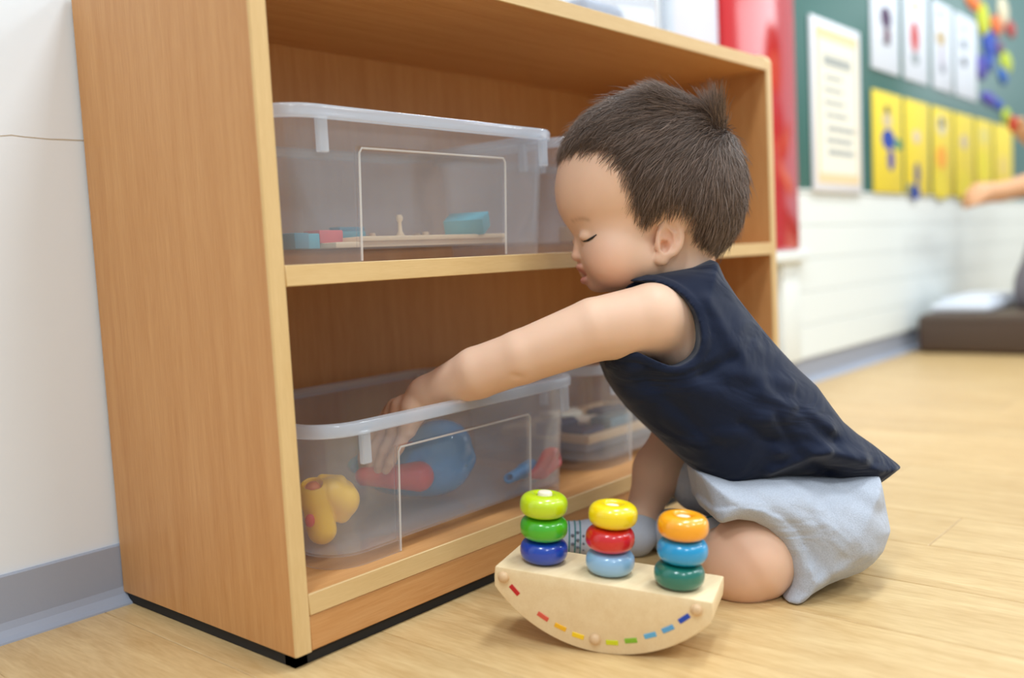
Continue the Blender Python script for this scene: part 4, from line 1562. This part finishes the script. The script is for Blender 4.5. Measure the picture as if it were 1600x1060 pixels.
# ---- sleeveless top
SD_ = 1.035
shirt_poly = [(980, 440), (1010, 431), (1042, 426), (1075, 420), (1104, 408), (1114, 412), (1124, 436), (1142, 464), (1162, 490), (1184, 518), (1206, 544), (1234, 574), (1262, 600), (1283, 630), (1300, 653),
              (1322, 672), (1345, 688), (1388, 722), (1362, 742), (1335, 760), (1305, 751), (1278, 747), (1240, 742), (1206, 744), (1160, 755), (1122, 761), (1092, 740), (1062, 714), (1034, 688), (1008, 664), (984, 640), (965, 616), (950, 592), (940, 566), (937, 556), (945, 525), (960, 480)]
arm_hole = [(880, 420), (985, 436), (1018, 437), (1045, 446), (1066, 463), (1081, 487), (1088, 512), (1089, 538), (1079, 558), (1060, 570), (1046, 573), (1026, 566), (1006, 556), (990, 548), (960, 562), (900, 600)]
folds = [((1090, 690), (1210, 648), 16, 0.0030), ((1180, 610), (1290, 668), 14, 0.0040), ((1210, 700), (1340, 712), 13, 0.0045), ((1130, 580), (1230, 600), 16, 0.0030),
         ((1070, 600), (1180, 640), 22, 0.0035), ((1240, 640), (1300, 690), 10, -0.0030), ((1150, 660), (1300, 735), 10, -0.0035), ((1100, 470), (1150, 560), 12, 0.0025), ((1200, 735), (1280, 700), 9, 0.0040),
         ((1090, 585), (1140, 560), 9, -0.0025), ((1010, 590), (1110, 690), 14, -0.0025), ((1230, 690), (1200, 650), 7, -0.002)]
def toplane(pts, d, plane):
    """outline points seen at distance d, expressed in the plane at another distance"""
    return [(800 + (p[0] - 800) * d / plane, 530 + (p[1] - 530) * d / plane) for p in pts]


arm_hole = smooth_poly(toplane(arm_hole, 0.965, SD_), 1)
folds = [toplane((p, q), 0.965, SD_) + [wd * 0.9, amp * 1.8] for p, q, wd, amp in folds]
sfr = Field(np.min([at(900, 380, .9), at(1420, 380, .9), at(900, 800, .9), at(1420, 800, .9), at(900, 380, 1.2), at(1420, 380, 1.2), at(900, 800, 1.2), at(1420, 800, 1.2)], 0),
            np.max([at(900, 380, .9), at(1420, 380, .9), at(900, 800, .9), at(1420, 800, .9), at(900, 380, 1.2), at(1420, 380, 1.2), at(900, 800, 1.2), at(1420, 800, 1.2)], 0), 0.0022)
X, Y, Z = sfr.full()
U, Vv, W = uvw(X, Y, Z, SD_)
px = np.float32(SD_ / FPX)
a = poly_sd(U, Vv, shirt_poly) * px
hw = np.float32(0.098) + np.clip((Vv - 470) / 300, -0.2, 1) * np.float32(0.010)
r = np.float32(0.075)
b = np.abs(W - np.float32(-0.006)) - hw
# sharper rounding close to the hem so that it ends in a thin edge
hem = np.clip((1.0 - (np.abs(Vv - (1030 - 0.205 * U + 0)) / 90)), 0, 1) * 0
sd = np.minimum(np.maximum(a + r, b + r), 0) + np.sqrt(np.maximum(a + r, 0) ** 2 + np.maximum(b + r, 0) ** 2) - r


def seg_dist(U, V, p, q):
    ex, ey = q[0] - p[0], q[1] - p[1]
    t = np.clip(((U - p[0]) * ex + (V - p[1]) * ey) / (ex * ex + ey * ey), 0, 1)
    return np.sqrt((U - p[0] - t * ex) ** 2 + (V - p[1] - t * ey) ** 2)


inside = np.clip(-a / 0.012, 0, 1)
for p, q, wd, amp in folds:
    sd = sd - np.float32(amp) * np.exp(-(seg_dist(U, Vv, p, q) / wd) ** 2) * inside * (W > -0.03)
hole = poly_sd(U, Vv, arm_hole) * px
near = np.float32(0.028) - W                      # positive on the far side
cutter = np.maximum(hole, near)
trim_ = np.maximum(sd - np.float32(0.0022), np.maximum(np.abs(hole - 0.0042) - 0.0042, near))
body_sd = -smin(-sd, cutter, 0.003)
full_sd = smin(body_sd, trim_, 0.0015)
neck_fn, _, _ = cone(hp(1066, 385, 0), hp(1085, 432, 0), 60 * HS, 58 * HS)
full_sd = np.maximum(full_sd, -neck_fn(X, Y, Z)) if False else full_sd
sfr.f = full_sd.astype(np.float32)
Vs, Qs = sfr.mesh()
del sfr, U, Vv, W, a, b, sd, hole, cutter, trim_, body_sd, full_sd
top = np_mesh('sleeveless_top', Vs, Qs, M['shirt'], kid, 2)
tag(top, 'navy sleeveless cotton top with a bound armhole')

# ---- shorts
SHd = 1.005
_o = [(1231, 938, .93), (1243, 918, .93), (1245, 900, .93), (1238, 868, .93), (1224, 842, .93), (1203, 822, .93), (1176, 808, .935), (1146, 802, .945), (1116, 804, .96)]
_sp = [(1082, 732, 1.0), (1130, 745, 1.0), (1206, 738, 1.0), (1300, 742, 1.0), (1366, 738, .975), (1374, 760, .97), (1384, 800, .965), (1389, 826, .965), (1380, 862, .96), (1366, 884, .955), (1350, 900, .95), (1336, 908, .945), (1330, 914, .94), (1296, 920, .94), (1268, 930, .935), (1262, 938, .93), (1238, 946, .93)] + _o + [(1098, 784, 1.0)]
shorts_poly = [toplane([(u, v)], d, SHd)[0] for u, v, d in _sp]
opening = [toplane([(u, v)], d, SHd)[0] for u, v, d in _o]
sf = Field(np.min([at(x, y, d) for x in (1040, 1420) for y in (690, 970) for d in (.88, 1.2)], 0), np.max([at(x, y, d) for x in (1040, 1420) for y in (690, 970) for d in (.88, 1.2)], 0), 0.0020)
X, Y, Z = sf.full()
U, Vv, W = uvw(X, Y, Z, SHd)
px = np.float32(SHd / FPX)
a = poly_sd(U, Vv, shorts_poly) * px
r = np.float32(0.05)
b = np.abs(W - np.float32(0.008)) - np.float32(0.082)
rl = np.minimum(r, np.float32(0.012) + np.float32(0.0006) * np.clip(U - 1100, 0, 400))
dop = None
for i in range(len(opening) - 1):
    q_ = seg_dist(U, Vv, opening[i], opening[i + 1])
    dop = q_ if dop is None else np.minimum(dop, q_)
# rounded everywhere but crisp at the leg opening
rl = np.float32(0.016) + np.float32(0.040) * np.clip(dop / 70 - 0.1, 0, 1)
sd = np.minimum(np.maximum(a + rl, b + rl), 0) + np.sqrt(np.maximum(a + rl, 0) ** 2 + np.maximum(b + rl, 0) ** 2) - rl
inside = np.clip(-a / 0.010, 0, 1)
for p, q, wd, amp in (toplane(z_[:2], .945, SHd) + list(z_[2:]) for z_ in (((1180, 760), (1300, 850), 12, 0.0025), ((1240, 770), (1350, 860), 12, 0.0035), ((1130, 770), (1180, 790), 10, 0.003), ((1270, 900), (1330, 860), 10, 0.0035), ((1300, 760), (1370, 800), 12, -0.003), ((1220, 820), (1290, 900), 12, -0.0025), ((1150, 765), (1260, 800), 9, -0.0025), ((1255, 880), (1262, 935), 7, 0.0025))):
    sd = sd - np.float32(amp) * np.exp(-(seg_dist(U, Vv, p, q) / wd) ** 2) * inside * (W > -0.02)
# turned-up cuff and pocket edge
cuff = (np.clip((19 - dop) / 2.0, 0, 1) * np.float32(0.0032)) * (W > -0.02)
sd = sd - cuff
pocket = [(1252, 790), (1278, 806), (1306, 832), (1322, 848), (1322, 858), (1310, 862), (1296, 850), (1276, 826)]
sd = sd - np.clip((2 - poly_sd(U, Vv, smooth_poly(toplane(pocket, .945, SHd), 1))) / 2.5, 0, 1) * np.float32(0.0014) * (W > -0.02)
cx, _, _ = cp((1230, 790, 1.10), (1096, 752, 1.125), 66, 50)
sd = smin(sd, cx(X, Y, Z), 0.012)
cx, _, _ = cp((1290, 800, 1.06), (1290, 800, 1.08), 82, 82)
sd = smin(sd, cx(X, Y, Z), 0.012)
sd = np.maximum(sd, (np.float32(Z0 + 0.0008) - Z) + 0 * sd)
sf.f = sd.astype(np.float32)
Vs, Qs = sf.mesh()
del sf, U, Vv, W, a, b, sd
sh_ = np_mesh('shorts', Vs, Qs, M['shorts'], kid, 2)
tag(sh_, 'heather grey cotton shorts with turned-up cuffs')

# ---- socks
rs_ = field_obj('sock', [cp((1000, 812, 1.105), (992, 836, 1.10), 26, 30), cp((992, 838, 1.098), (930, 842, 1.090), 31, 28) + (0.01,), cp((930, 842, 1.090), (846, 840, 1.090), 28, 24) + (0.01,), cp((846, 840, 1.090), (836, 842, 1.090), 24, 22) + (0.01,)],
                0.0018, M['sock'], kid)
tag(rs_, 'pale grey sock with teal bands and grey dots')
ls_ = field_obj('sock', [cp((1120, 846, 1.018), (1096, 842, 1.045), 37, 33), cp((1096, 842, 1.045), (1050, 830, 1.105), 33, 31) + (0.01,), cp((1050, 830, 1.105), (1020, 828, 1.125), 32, 29) + (0.01,)], 0.0018, M['sock'], kid)


def band(path, rad, n, mat, parent, name='sock_band'):
    v_, f_ = tube_verts(path, rad, 6)
    mesh(name, v_, f_, mat, parent, True)


# bands around the right foot: half rings on the surface towards the viewer
def ring_on(c, ax_, r, thick, mat, parent):
    ax_ = ax_ / np.linalg.norm(ax_)
    e1 = RW[2] - (RW[2] @ ax_) * ax_; e1 /= np.linalg.norm(e1)
    e2 = np.cross(ax_, e1)
    path = [c + r * (e1 * math.cos(q) + e2 * math.sin(q)) for q in np.linspace(-1.9, 1.9, 24)]
    band(path, thick, 6, mat, parent)


s_ = 1.09 / FPX
axr = at(846, 840, 1.09) - at(930, 842, 1.09)
for u, m_ in ((888, 'sockteal'), (897, 'sockteal'), (905, 'sockteal'), (914, 'sockteal'), (850, 'sockteal'), (840, 'sockteal')):
    rr_ = (24 + (u - 846) * 4 / 84) * s_ if u > 846 else 23.5 * s_
    ring_on(at(u, 841, 1.09), axr, rr_, 0.0009, M[m_], rs_)
for u, v in ((901, 828), (901, 839), (901, 850), (893, 832), (893, 845), (910, 833), (910, 844), (910, 854)):
    rr_ = 26.6 * s_
    dv = (v - 841) * s_
    c_ = at(u, v, 1.09) + RW[2] * math.sqrt(max(0, rr_ ** 2 - dv ** 2))
    v_, f_ = [], []
    d = field_obj('sock_dot', [ellip(c_, (0.0022, 0.0022, 0.0022))], 0.0009, M['sockdot'], rs_)
axh = at(1000, 812, 1.105) - at(985, 845, 1.098)
axh = at(1010, 850, 1.09) - at(960, 835, 1.09)
for q_ in (0.0, 0.5):
    ring_on(at(986 + q_ * 9, 838 + q_ * 2, 1.097), axh, (30.0 - q_ * 2) * s_, 0.0008, M['sockteal'], rs_)
axl = at(1120, 846, 1.018) - at(1096, 842, 1.045)
for q_, t_ in ((0.25, 0.0011), (0.75, 0.0011)):
    c_ = at(1096, 842, 1.045) * (1 - q_) + at(1120, 846, 1.018) * q_
    ring_on(c_, axl, (33 + 4 * q_ + .6) * 1.03 / FPX, t_, M['sockteal'], ls_)

# ================================================================== THE PERSON AT THE FAR RIGHT (mostly outside the picture)
M['skin2'] = plain('skin_second_person', (224, 170, 128), 0.5, 0.35)
M['greytop'] = plain('grey_clothing', (122, 116, 122), 0.85)
p2d = 2.95
seat = at(1760, 470, p2d)
p2 = thing('person', 'person in grey clothes at the right edge, bare arm reaching towards the yellow cards', 'person', (seat[0], seat[1], 0.106))


def q2(u, v, d=p2d):
    return (u, v, d)


arm2 = [cp(q2(1720, 200), q2(1690, 270, 2.92), 30, 26), cp(q2(1690, 270, 2.92), q2(1560, 300, 2.88), 26, 14) + (0.02,), cp(q2(1560, 300, 2.88), q2(1530, 303, 2.87), 14, 18) + (0.015,)]
for k_ in range(4):
    arm2.append(cp((1534, 300, 2.85 + .02 * k_), (1514 - k_, 304 + 2 * k_, 2.845 + .022 * k_), 8, 7) + (0.006,))
    arm2.append(cp((1514 - k_, 304 + 2 * k_, 2.845 + .022 * k_), (1512 - k_, 320 + 1 * k_, 2.85 + .022 * k_), 7, 5) + (0.004,))
arm2.append(cp((1540, 306, 2.845), (1520, 318, 2.835), 8, 6) + (0.006,))
up2 = [cp(q2(1740, 180, 3.05), q2(1640, 235, 3.05), 26, 20) + (0.02,), cp(q2(1640, 235, 3.05), q2(1597, 205, 3.05), 18, 12) + (0.015,)]
for k_ in range(4):
    up2.append(cp((1597, 207, 3.02 + .02 * k_), (1590 - k_, 190 + 3 * k_, 3.02 + .02 * k_), 7, 6) + (0.005,))
up2.append(cp((1600, 205, 3.02), (1596, 188, 3.0), 7, 6) + (0.005,))
head2 = [ep(1790, 40, p2d, 78, 92, 76), ep(1775, 80, p2d, 56, 58, 56) + (0.02,), cp(q2(1800, 100), q2(1790, 160), 36, 40) + (0.02,), ep(1722, 70, p2d, 10, 12, 10) + (0.01,), ep(1800, 66, p2d - .18, 14, 22, 8) + (0.01,)]
tors2 = [cp(q2(1780, 190), q2(1790, 330), 84, 92) + (0.03,), cp(q2(1790, 330), q2(1780, 440), 92, 90) + (0.03,), cp(q2(1740, 450, 2.92), q2(1650, 470, 2.92), 44, 36) + (0.02,), cp(q2(1650, 475, 2.92), q2(1760, 480, 2.92), 30, 24) + (0.02,)]
pr2 = arm2 + up2 + head2 + tors2
b2 = field_obj('body', pr2, 0.006, M['skin2'], p2, k=0.012)
clo2 = field_obj('clothing', [cp(q2(1770, 190), q2(1790, 330), 92, 98), cp(q2(1790, 330), q2(1780, 430), 98, 100) + (0.03,), cp(q2(1700, 300, 2.92), q2(1640, 430, 2.92), 60, 44) + (0.03,), cp(q2(1740, 440, 2.92), q2(1640, 455, 2.92), 52, 50) + (0.03,)], 0.008, M['greytop'], p2,
                 cut=lambda G: np.maximum(G.f, np.float32(0.107) - G.full()[2]))
field_obj('hair', [ep(1800, 25, p2d, 86, 88, 84), ep(1830, 60, p2d, 56, 70, 70) + (0.02,)], 0.007, M['hair'], p2)
rb = field_obj('fruit_shape', [ep(1583, 194, 3.02, 7, 14, 6)], 0.004, ink((200, 60, 40)), None)
tag(rb, 'small red shape held between the raised fingers', 'magnet', 'fruit shapes on the chalkboard')
